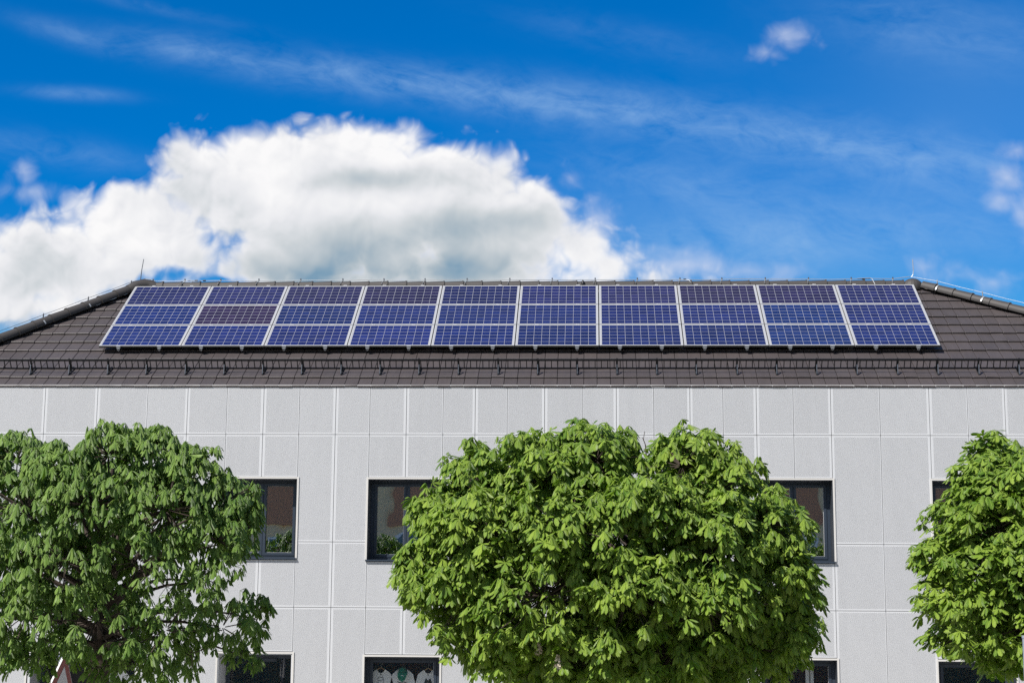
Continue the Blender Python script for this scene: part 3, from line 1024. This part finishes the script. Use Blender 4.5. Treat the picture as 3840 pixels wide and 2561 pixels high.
def hip_conductor(a, b_, label, name, n0, step, lift, side, wm=GALV):
    a, b_ = Vector(a), Vector(b_)
    t = (b_ - a).normalized(); L = (b_ - a).length
    o = thing(name, label, 'wire', tuple(a + Vector((0, 0, .1))), 'lightning conductor wires on the hips')
    d = n0
    pts = [a + Vector((0, 0, .215))]
    hs = []
    while d < L:
        p = a + t * d + Vector((0, 0, lift + .012))
        hs.append(p); pts.append(p)
        if d + step < L:
            pts.append(a + t * (d + step / 2) + Vector((0, 0, lift + .006)))
        d += step
    MB().tube(pts, .0048, 6).build('wire', wm, o, smooth=True)
    crs = t.cross(Vector((0, 0, 1))).normalized() * side
    for p in hs:
        top = p - Vector((0, 0, lift - .155))
        hb = MB()
        hb.bar(top + crs * .02, p, .026, .012, up=tuple(t)).box(p.x - .008, p.x + .008, p.y - .01, p.y + .01, p.z, p.z + .03)
        hb.build('holder', wm, o)
        st_ = MB()
        c0 = p - Vector((0, 0, lift + .012 - .042))
        st_.tube([c0 - t * .014, c0 + t * .014], .138, 14, cap=False, arc=(0.1, math.pi - .1))
        st_.build('strap', GALV, o, smooth=True)
    return o


hip_conductor(hl0, c1, 'conductor wire down the left hip on steel straps and dark clips', 'hip_conductor', .38, 1.12, .25, 1, DKGALV)  # dark metal stands in for the shaded side of this wire
hip_conductor(hr0, c2, 'bright conductor wire down the right hip, held by shiny straps', 'hip_conductor', .62, 1.02, .25, -1)

rodL = MB().tube([at(527, 1050, YR), at(532, 1010, YR), at(539, 972, YR)], [.010, .009, .007], 6).build('lightning_rod', DKGALV, smooth=True)
tag(rodL, 'slim leaning lightning rod on the left end of the ridge', 'lightning rod')
rodR = MB().tube([at(3417, 1040, YR), at(3424, 1030, YR), at(3425, 1015, YR), at(3422, 973, YR)], [.009, .009, .008, .008], 6).build('lightning_rod', GALV, smooth=True)
tag(rodR, 'straight pale lightning rod with bent foot on the domed right ridge end', 'lightning rod')

# ------------------------------------------------------------------ shop window display: three shirts, three hangers, a cap
def shirt_outline(cx_, zt, w=0.40):
    h = w / 2
    L = [(-.085, .0), (-.045, -.055), (0, -.072), (.045, -.055), (.085, .0), (h * .74, -.042), (h * .98, -.09), (h * 1.30, -.36), (h * 1.02, -.40), (h * .95, -.28), (h * .97, -.68), (-h * .97, -.68), (-h * .95, -.28), (-h * 1.02, -.40), (-h * 1.30, -.36), (-h * .98, -.09), (-h * .74, -.042)]
    return [(cx_ + x, zt + z) for x, z in L]


YS = 0.46
SH = [(1429, 2509, 'white t-shirt with a frog line drawing, at the left of the shop window'),
      (1511, 2509, 'white t-shirt behind the green cap in the middle of the shop window'),
      (1606, 2511, 'white t-shirt with a dark print, at the right of the shop window')]
for i, (px, py, lab) in enumerate(SH):
    c = at(px, py, YS)
    body = MB().prism(shirt_outline(c.x, c.z), YS - .02, YS + .02)
    s = tag(body.build('t_shirt', COTTON), lab, 't-shirt', 'white t-shirts in the shop window')
    col = MB()
    cp = [(c.x + x, YS - .022, c.z + z) for x, z in ((-.085, 0), (-.045, -.055), (0, -.072), (.045, -.055), (.085, 0))]
    col.tube(cp, .009, 6)
    co = col.build('collar', COTTON, s)
    MB().box(c.x - .012, c.x + .012, YS - .0225, YS - .0205, c.z - .10, c.z - .078).build('size_tag', INK, s)
    pr = MB()
    y_ = YS - .023
    if i == 0:
        fx, fz = c.x, c.z - .18
        outline = [(-.055, -.12), (-.05, -.02), (-.058, .015), (-.04, .035), (-.025, .045), (-.008, .034), (.012, .034), (.028, .046), (.045, .032), (.048, .01), (.06, -.03), (.07, -.12)]
        pr.tube([(fx + a, y_, fz + b_) for a, b_ in outline], .0042, 5)
        pr.tube([(fx + a, y_, fz + b_) for a, b_ in ((-.04, -.02), (-.01, -.028), (.03, -.012), (.042, .0))], .0035, 5)
    elif i == 1:
        fx, fz = c.x + .0, c.z - .25
        pr.tube([(fx + a, y_, fz + b_) for a, b_ in ((-.09, .03), (-.06, .0), (-.02, .018), (.03, .02), (.07, .005), (.09, -.03))], .008, 5)
    else:
        fx, fz = c.x, c.z - .20
        for sx in (-1, 1):
            pr.prism([(fx + sx * a, fz + b_) for a, b_ in ((.008, -.02), (.02, .03), (.035, .05), (.05, .03), (.085, -.06), (.07, -.10), (.03, -.05))][::sx], y_, y_ + .004)
        pr.prism([(fx - .012, fz - .06), (fx + .012, fz - .06), (fx + .008, fz + .02), (fx - .008, fz + .02)], y_ - .001, y_ + .003)
    pr.build('print', INK, s)
    hz = c.z + .035
    hg = thing('clothes_hanger', ['wooden hanger holding up the frog drawing t-shirt', 'wooden hanger of the middle t-shirt, behind the green cap', 'wooden hanger of the right-hand t-shirt with dark print'][i], 'hanger', (c.x, YS, hz), 'wooden hangers in the shop window')
    MB().bar((c.x, YS, hz), (c.x - .13, YS, hz - .075), .016, .026, up=(0, 1, 0)).bar((c.x, YS, hz), (c.x + .13, YS, hz - .075), .016, .026, up=(0, 1, 0)).build('arm', WOOD, hg)
    MB().tube([(c.x, YS, hz), (c.x, YS, hz + .05), (c.x + .02, YS, hz + .075), (c.x + .005, YS, hz + .10)], .003, 6).build('hook', GALV, hg)
cc_ = at(1510, 2520, YS - .08)
cap = thing('baseball_cap', 'green baseball cap hung upright in front of the middle t-shirt', 'cap', tuple(cc_))
mb = MB()
N, M_ = 18, 7
rows = []
for i in range(M_ + 1):
    a = i / M_
    rad_ = math.sqrt(max(0, 1 - (a * .98) ** 2))
    rows.append([(cc_.x + .09 * rad_ * math.cos(2 * math.pi * j / N), cc_.y + .07 * rad_ * math.sin(2 * math.pi * j / N), cc_.z - .02 + .125 * a) for j in range(N)])
for i in range(M_):
    for j in range(N):
        mb.face([rows[i][j], rows[i][(j + 1) % N], rows[i + 1][(j + 1) % N], rows[i + 1][j]])
mb.build('crown', GREENCAP, cap, smooth=True)
brim = [(cc_.x - .092, cc_.z - .0), (cc_.x - .085, cc_.z - .09), (cc_.x - .055, cc_.z - .145), (cc_.x, cc_.z - .165), (cc_.x + .05, cc_.z - .14), (cc_.x + .075, cc_.z - .08), (cc_.x + .092, cc_.z - .01)]
MB().prism(brim, cc_.y - .085, cc_.y - .070).build('visor', GREENCAP, cap)
MB().tube([(cc_.x - .02, cc_.y - .092, cc_.z - .055), (cc_.x, cc_.y - .092, cc_.z - .045), (cc_.x + .012, cc_.y - .092, cc_.z - .058), (cc_.x + .035, cc_.y - .092, cc_.z - .062)], .006, 6).build('logo', LOGO, cap)

# white blind slats inside the window right of the big tree
for k, (px, w) in enumerate(((3027, .035), (3044, .03))):
    c = at(px, 2520, .62)
    o = MB().box(c.x - w, c.x + w, .60, .612, .75, 2.42).box(c.x - w - .004, c.x + w + .004, .598, .614, 2.42, 2.435).build('blind_slat', LOGO)
    tag(o, ['pale upright blind slat inside the window right of the big tree, nearer the tree', 'pale upright blind slat inside the same window, farther from the tree'][k], 'blind', 'blind slats inside the shop window')

# ------------------------------------------------------------------ warning sign and posts
ys = -8.0
tri_a = R(73)                                  # turned almost edge-on
ta = Vector((math.cos(tri_a), math.sin(tri_a), 0)); nn = Vector((math.sin(tri_a), -math.cos(tri_a), 0))
apex = at(248, 2444, ys)
side = 0.9; hgt = side * .866
LEAN = Matrix.Rotation(R(5), 4, 'Y')
sgn = thing('warning_sign', 'white and red triangular road sign seen almost edge-on beside the left tree', 'road sign', (apex.x - .1, ys, 0.12))


def tri(s_, off, th):
    mb = MB()
    c = Vector((0, 0, -hgt * 2 / 3))
    P = [c + Vector((0, 0, hgt * 2 / 3 * s_)), c + ta * (side / 2 * s_) - Vector((0, 0, hgt / 3 * s_)), c - ta * (side / 2 * s_) - Vector((0, 0, hgt / 3 * s_))]
    P = [apex + LEAN @ p for p in P]
    a = [p + nn * off for p in P]; b_ = [p + nn * (off + th) for p in P]
    mb.face(a).face(b_[::-1])
    for i in range(3):
        j = (i + 1) % 3
        mb.face([a[i], b_[i], b_[j], a[j]])
    return mb


pl = tri(1.0, -.03, .03).build('plate', SIGNW, sgn)
tri(.965, .0005, .002).build('red_border', REDBAND, pl)
tri(.62, .003, .002).build('white_field', SIGNW, pl)
pt0 = at(227, 2457, ys)
MB().tube([(pt0.x - .0, ys + .03, .12), (pt0.x, ys + .03, pt0.z)], .03, 12).tube([(pt0.x, ys + .03, pt0.z - .05), (pt0.x, ys + .03, pt0.z + .004)], .034, 12).build('post', POST, sgn, smooth=True)

ys2 = -13.6
p0 = at(3846, 2381, ys2)
po = thing('street_post', 'plain blue grey post with flat collar cap at the far right picture edge', 'post', (p0.x, ys2, .12))
MB().tube([(p0.x, ys2, .12), (p0.x, ys2, p0.z - .03)], .036, 16).build('shaft', POST, po, smooth=True)
MB().tube([(p0.x, ys2, p0.z - .03), (p0.x, ys2, p0.z)], .0405, 16).build('collar', POST, po)

# ------------------------------------------------------------------ horse chestnut trees
YT = -11.0


def mesh_np(name, V, F, UV, material, parent):
    me = bpy.data.meshes.new(name)
    me.vertices.add(len(V)); me.vertices.foreach_set('co', V.astype(np.float32).ravel())
    me.loops.add(F.size); me.loops.foreach_set('vertex_index', F.astype(np.int32).ravel())
    me.polygons.add(len(F)); me.polygons.foreach_set('loop_start', np.arange(0, F.size, 4, dtype=np.int32))
    me.polygons.foreach_set('loop_total', np.full(len(F), 4, dtype=np.int32))
    me.update(calc_edges=True)
    ul = me.uv_layers.new(name='UVMap')
    ul.data.foreach_set('uv', UV[F.ravel()].astype(np.float32).ravel())
    me.polygons.foreach_set('use_smooth', np.ones(len(F), dtype=bool))
    me.materials.append(material)
    o = bpy.data.objects.new(name, me)
    COL.objects.link(o); o.parent = parent
    return o


def unit(a):
    return a / np.maximum(np.linalg.norm(a, axis=-1, keepdims=True), 1e-9)


def leaves(rng, base, out, spread, sag, size, width=.18, fold0=-.28):
    """palmate leaves: base (N,3), outward (N,3); returns verts, quads, uvs"""
    N = len(base)
    upv = np.array([0, 0, 1.0])
    a = unit(out * rng.uniform(.2, .75, (N, 1)) + upv * rng.uniform(.5, 1.0, (N, 1)) + rng.normal(0, .22, (N, 3)))
    h = unit(out - a * (out * a).sum(1, keepdims=True) + rng.normal(0, .12, (N, 3)))
    u = unit(h - a * (h * a).sum(1, keepdims=True))
    v = np.cross(a, u)
    NL = 7
    phi = (np.arange(NL) - 3) * R(43) + rng.normal(0, .16, (N, NL))
    lf = np.array([.52, .78, .95, 1.0, .95, .78, .52]) * rng.uniform(.85, 1.12, (N, NL)) * size[:, None]
    drop = rng.random((N, NL)) < .10
    lf = np.where(drop, lf * .5, lf)
    rad = np.cos(phi)[..., None] * u[:, None] + np.sin(phi)[..., None] * v[:, None]          # N,NL,3
    tang = -np.sin(phi)[..., None] * u[:, None] + np.cos(phi)[..., None] * v[:, None]
    T_ = np.array([0, .25, .55, .82, 1.0]); Wp = np.array([.07, .40, .93, .86, .05])
    el = rng.normal(.05, .16, (N, NL)) + spread[:, None]
    sg = np.maximum(sag[:, None] * rng.uniform(.7, 1.3, (N, NL)), 0)
    P = np.repeat((base)[:, None, :], NL, 1)
    st = []; lat = tang
    wid = lf * rng.uniform(.86, 1.14, (N, NL)) * width
    fold = rng.normal(fold0, .22, (N, NL))
    dirp = None
    pos = P
    for k in range(5):
        tm = T_[k] if k == 0 else (T_[k] + T_[k - 1]) / 2
        d = np.cos(el)[..., None] * rad + np.sin(el)[..., None] * a[:, None]
        d = unit(d - upv * (sg * (.25 + 1.1 * tm))[..., None])
        if k:
            pos = pos + d * (lf * (T_[k] - T_[k - 1]))[..., None]
        nrm = unit(np.cross(d, lat))
        w = (wid * Wp[k])[..., None]
        off = nrm * (fold * wid * Wp[k])[..., None]
        st.append(np.stack([pos - lat * w + off, pos, pos + lat * w + off], 2))               # N,NL,3,3
    V = np.stack(st, 2)                                                                        # N,NL,5,3,3
    n_l = N * NL
    V = V.reshape(n_l * 15, 3)
    q = []
    for k in range(4):
        for c in range(2):
            q.append([k * 3 + c, k * 3 + c + 1, (k + 1) * 3 + c + 1, (k + 1) * 3 + c])
    F = (np.arange(n_l)[:, None, None] * 15 + np.array(q)[None]).reshape(-1, 4)
    uvl = np.array([[x, t] for t in T_ for x in (-1.0, 0.0, 1.0)])
    UV = np.tile(uvl, (n_l, 1))
    return V, F, UV


def stalks(p, q, r):
    """thin three-sided stems between points p and q"""
    N = len(p)
    d = unit(q - p)
    s = unit(np.cross(d, np.array([.3, .2, 1.0]))); n = np.cross(s, d)
    V = []
    for c in (p, q):
        for k in range(3):
            an = 2 * math.pi * k / 3
            V.append(c + (s * math.cos(an) + n * math.sin(an)) * r)
    V = np.stack(V, 1).reshape(-1, 3)
    F = (np.arange(N)[:, None, None] * 6 + np.array([[0, 1, 4, 3], [1, 2, 5, 4], [2, 0, 3, 5]])[None]).reshape(-1, 4)
    return V, F, np.tile(np.array([[.5, 0]] * 6), (N, 1))


def curve(a, b_, bend, n=6):
    a, b_ = Vector(a), Vector(b_)
    return [a.lerp(b_, t) + Vector((0, 0, 1)) * bend * math.sin(math.pi * t) + Vector((math.sin(7 * t + a.x * 3), math.cos(5 * t + b_.z * 2), 0)) * .03 * math.sin(math.pi * t) for t in [i / n for i in range(n + 1)]]


def chestnut(label, lobes, center, rad, trunk_px, leafmat, seed, spread, sag, size, blossoms, shoots_per_m2=15.0, interior=350, fork=3.0, width=.18, fold0=-.28, gaps=1.1, sagv=.4):
    rng = np.random.default_rng(seed)
    random.seed(seed)
    tb = at(trunk_px[0] * 1.6333, 2500, YT)
    base_loc = np.array([tb.x, YT, 0.12])
    t = thing('chestnut_tree', label, 'tree', tuple(base_loc), 'horse chestnut trees along the facade')
    C = at(center[0] * 1.6333, center[1] * 1.6333, YT)
    k = 1.6333 / (FPX / (YT - CAM.y))            # metres per 2351-px at the tree row
    L = []
    for lb in lobes:
        cx, cy, rx, ry = lb[:4]; dn = lb[4] if len(lb) > 4 else 1.0
        e = 1 - ((cx - center[0]) / rad[0]) ** 2 - ((cy - center[1]) / rad[1]) ** 2
        dep = math.sqrt(max(e, 0.0)) * rad[0] * k * .80
        for sgn_, f in ((-1, 1.0), (1, .55)):
            if sgn_ == 1 and dep < .35:
                continue
            yy = YT + sgn_ * max(dep - (rx + ry) / 2 * k * .55, 0)
            s_ = (yy - CAM.y) / (YT - CAM.y)      # keep the apparent place of the lobe
            p = CAM + ray(cx * 1.6333, cy * 1.6333) * ((yy - CAM.y) / ray(cx * 1.6333, cy * 1.6333).y)
            L.append((np.array(p), np.array([rx * k * s_, (rx + ry) / 2 * k, ry * k * s_]), dn * f))
    LC = np.array([l[0] for l in L]); LR = np.array([l[1] for l in L])
    sp_, so_ = [], []
    for (c, r_, dn) in L:
        area = 4 * math.pi * (np.mean(r_ ** 1.6)) ** (2 / 1.6)
        n = max(4, int(area * shoots_per_m2 * dn))
        d = unit(rng.normal(0, 1, (n, 3)))
        d[:, 2] = np.where(rng.random(n) < .35, np.abs(d[:, 2]), d[:, 2])
        rr = np.where(rng.random((n, 1)) < .07, rng.uniform(1.0, 1.13, (n, 1)), rng.uniform(.50, 1.0, (n, 1)))
        p = c + d * r_ * rr
        dist = np.linalg.norm((p[:, None] - LC[None]) / LR[None], axis=2)
        inside = (dist < .55).sum(1) > 0
        gap = np.sin(p[:, 0] * 5.1 + seed) + np.sin(p[:, 2] * 6.3 + p[:, 0] * 2.0) + np.sin(p[:, 1] * 4.7 + p[:, 2] * 2.2)
        keep = (~inside | (rng.random(n) < .12)) & ((gap < gaps) | (rng.random(n) < .25))
        sp_.append(p[keep]); so_.append(unit(d / r_)[keep])
    SP = np.concatenate(sp_); SO = np.concatenate(so_)
    # some deep interior shoots so the crown is dark, not hollow
    j = rng.integers(0, len(L), interior)
    d = unit(rng.normal(0, 1, (interior, 3)))
    SP = np.concatenate([SP, LC[j] + d * LR[j] * rng.uniform(.2, .6, (interior, 1))]); SO = np.concatenate([SO, d])
    # leaves stand round each shoot tip
    per = 5
    n = len(SP)
    bp = np.repeat(SP, per, 0); bo = np.repeat(SO, per, 0)
    an = (np.tile(np.arange(per), n) * 2 * math.pi / per + np.repeat(rng.uniform(0, 6.3, n), per))
    s = unit(np.cross(bo, np.array([.13, .21, 1.0]))); nn_ = np.cross(s, bo)
    side = s * np.cos(an)[:, None] + nn_ * np.sin(an)[:, None]
    po_ = unit(side * rng.uniform(.5, 1.0, (n * per, 1)) + bo * rng.uniform(.35, .9, (n * per, 1)) + np.array([0, 0, .18]))
    pl_ = rng.uniform(.05, .15, (n * per, 1))
    tip = bp + po_ * pl_
    keep = rng.random(n * per) < .93
    tip, bp2, po_ = tip[keep], bp[keep], po_[keep]
    N = len(tip)
    outv = unit(po_ * np.array([1, 1, .35]))
    V, F, UV = leaves(rng, tip, outv, rng.normal(spread, .25, N), np.abs(rng.normal(sag, sagv, N)), rng.uniform(size[0], size[1], N), width, fold0)
    V2, F2, UV2 = stalks(bp2, tip, .0035)
    V = np.concatenate([V, V2]) - base_loc
    F = np.concatenate([F, F2 + (len(UV))]); UV = np.concatenate([UV, UV2])
    mesh_np('crown', V, F, UV, leafmat, t)
    # trunk, limbs and twigs
    mb = MB()
    fz = fork
    fx = Vector((tb.x, YT, fz))
    mb.tube([(tb.x - .03, YT, .1), (tb.x - .02, YT, .5), (tb.x, YT, 1.5), (tb.x + .01, YT, fz - .5), fx], [.19, .155, .14, .135, .125], 12)
    mb.tube([fx, fx + Vector((.05, .02, .7)), fx + Vector((-.02, 0, 1.5)), fx + Vector((.06, .0, 2.2))], [.125, .085, .055, .025], 9)
    order = sorted(range(len(L)), key=lambda i_: rng.random())
    for i_ in order:
        c, r_, dn = L[i_]
        z0 = min(fz + max(0, (c[2] - fz)) * random.uniform(.25, .6), fz + 1.8)
        st_ = (tb.x + random.uniform(-.03, .03), YT, max(z0, fz - .35))
        e = Vector(c) + Vector((0, 0, -.15 * r_[2]))
        mb.tube(curve(st_, e, .18), [.046, .036, .028, .022, .017, .012, .007], 6)
    sel = rng.random(len(SP)) < .55
    near = np.argmin(np.linalg.norm((SP[sel][:, None] - LC[None]) / LR[None], axis=2), axis=1)
    V3, F3, UV3 = stalks(LC[near] + (SP[sel] - LC[near]) * .12, SP[sel], .0075)
    i0 = len(mb.v)
    mb.v += [tuple(p) for p in V3]; mb.f += [tuple(int(j_) + i0 for j_ in f_) for f_ in F3]; mb.mi += [0] * len(F3)
    if seed == 23:                               # bare dead twig on top
        mb.tube([at(2424, 1720, YT - .3), at(2421, 1670, YT - .3), at(2413, 1648, YT - .3), at(2418, 1616, YT - .3)], [.010, .007, .005, .004], 5)
        mb.tube([at(2415, 1655, YT - .3), at(2409, 1640, YT - .3)], [.005, .003], 5)
    mb.build('trunk', BARK, t, smooth=True)
    # blossom candles
    for (px, py, dy) in blossoms:
        c = at(px, py, YT + dy)
        fb = MB()
        for i_ in range(70):
            a_ = random.random()
            z_ = (a_ - .5) * .16
            rr = (.045 * (1 - a_) + .012) * random.uniform(.5, 1.1)
            th = random.uniform(0, 6.28)
            q_ = Vector((c.x + rr * math.cos(th), c.y + rr * math.sin(th), c.z + z_))
            n_ = Vector((math.cos(th), math.sin(th), random.uniform(-.3, .8))).normalized()
            s1 = n_.cross(Vector((0, 0, 1))).normalized() * .011; s2 = n_.cross(s1) * 1.0
            fb.face([q_ - s1 - s2, q_ + s1 - s2 + n_ * .006, q_ + s1 + s2, q_ - s1 + s2 + n_ * .006])
        fb.tube([(c.x, c.y, c.z - .10), (c.x, c.y, c.z + .075)], .003, 5)
        fb.build('flower_cluster', FLOWER, t)
    return t


LOB_L = [(40, 1055, 85, 62), (150, 1085, 105, 62), (250, 1045, 95, 66), (350, 1045, 85, 66), (440, 1085, 75, 62), (515, 1150, 75, 62), (-70, 1085, 95, 85),
         (60, 1170, 130, 90), (220, 1160, 140, 100), (380, 1170, 130, 100), (500, 1240, 85, 70, .9), (560, 1180, 36, 50, .8), (0, 1290, 120, 90, .7), (-130, 1230, 110, 120),
         (150, 1290, 140, 100, .7), (320, 1290, 140, 90, .5), (470, 1330, 85, 55, .42), (60, 1410, 130, 80, .75), (220, 1425, 140, 80, .7), (380, 1445, 110, 70, .38),
         (510, 1440, 70, 46, .34), (590, 1415, 26, 46, .8), (90, 1515, 90, 44, .4), (310, 1520, 110, 48, .6), (440, 1500, 60, 42, .4), (555, 1500, 44, 34, .5), (10, 1510, 50, 40, .5), (-120, 1420, 120, 110, .6)]
chestnut('left chestnut tree with limp folded dull green leaves and thin lower right branches', LOB_L, (215, 1270), (420, 320), (226,), LEAF_A, 11,
         -.30, 1.7, (.105, .170), [], shoots_per_m2=25, interior=160, fork=2.75, width=.140, fold0=-.7, gaps=.9, sagv=.55)
LOB_M = [(1370, 1055, 100, 85), (1235, 1085, 120, 85), (1085, 1110, 85, 85), (1565, 1070, 100, 82), (1655, 1125, 105, 90), (1765, 1205, 85, 82), (1012, 1200, 78, 82),
         (975, 1320, 54, 75), (1130, 1220, 140, 110), (1300, 1210, 140, 110), (1480, 1190, 130, 105), (1640, 1250, 130, 110), (1788, 1320, 82, 90), (1072, 1360, 122, 96),
         (1250, 1370, 140, 110), (1440, 1360, 140, 110), (1620, 1390, 140, 100), (1785, 1420, 92, 78), (1140, 1460, 110, 70), (1350, 1490, 140, 80), (1540, 1500, 140, 80),
         (1700, 1490, 115, 72), (1455, 1165, 70, 60), (1230, 1530, 90, 45, .8), (1400, 1560, 120, 50), (1600, 1560, 130, 50), (1780, 1510, 70, 40, .8)]
chestnut('wide middle chestnut tree with dense bright green crown and a few cream blossoms', LOB_M, (1400, 1280), (510, 320), (1480,), LEAF_B, 23,
         -.22, 1.0, (.100, .178), [(2092, 2483, -1.75), (2021, 2425, -1.5), (2040, 2345, -1.5), (2966, 2014, -.8)], shoots_per_m2=31, interior=900, fork=2.7, width=.165, fold0=-.35, gaps=.95, sagv=.5)
LOB_R = [(2285, 1050, 55, 45), (2258, 1115, 66, 60), (2335, 1125, 80, 75), (2205, 1200, 76, 70), (2285, 1215, 105, 80), (2162, 1285, 56, 60), (2250, 1315, 105, 80), (2350, 1300, 100, 90),
         (2170, 1385, 62, 52, .8), (2270, 1410, 105, 75), (2350, 1440, 110, 75), (2190, 1465, 62, 38, .7), (2300, 1500, 90, 45, .8), (2430, 1150, 110, 90), (2460, 1300, 120, 120), (2430, 1450, 120, 80),
         (2570, 1180, 120, 110, .6), (2590, 1350, 140, 130, .6), (2720, 1280, 120, 140, .5)]
chestnut('right chestnut tree with open fresh green leaves, cut by the picture edge', LOB_R, (2500, 1290), (430, 300), (2560,), LEAF_B, 37,
         -.05, .65, (.105, .170), [(3646, 2262, -1.3)], shoots_per_m2=23, interior=350, fork=2.7)

# ------------------------------------------------------------------ house across the street (seen in the window glass)
YH = -45.0
hs = thing('terracotta_house', 'cream house with terracotta upper storey across the street, mirrored in the windows', 'house', (0, YH, 0))
MB().box(-24, 24, YH - 9, YH, 0, 10.4).build('wall', CREAM, hs)
tb_ = MB()
for (a, b_) in ((-23, -13.2), (-9.2, 10.4), (13.4, 23)):
    tb_.box(a, b_, YH + .002, YH + .14, 7.8, 10.1)
tb_.build('terracotta_band', TERRA, hs)
rb = MB()
rb.grid8([(-24.5, YH - 9.5, 10.4), (24.5, YH - 9.5, 10.4), (24.5, YH + .7, 10.4), (-24.5, YH + .7, 10.4), (-22, YH - 4.6, 12.2), (22, YH - 4.6, 12.2), (22, YH - 4.4, 12.2), (-22, YH - 4.4, 12.2)])
rb.build('roof', TILE, hs)
for x in (-21, -17.6, -14.2, -8.4, -4.8, -1.2, 2.4, 6.0, 9.6, 14.6, 18.2):
    w_ = MB().box(x - .62, x + .62, YH + .002, YH + .06, 5.2, 7.3).build('window', LOGO, hs)
    MB().box(x - .52, x + .52, YH + .062, YH + .075, 5.3, 7.2).build('pane', GLASS_H, w_)
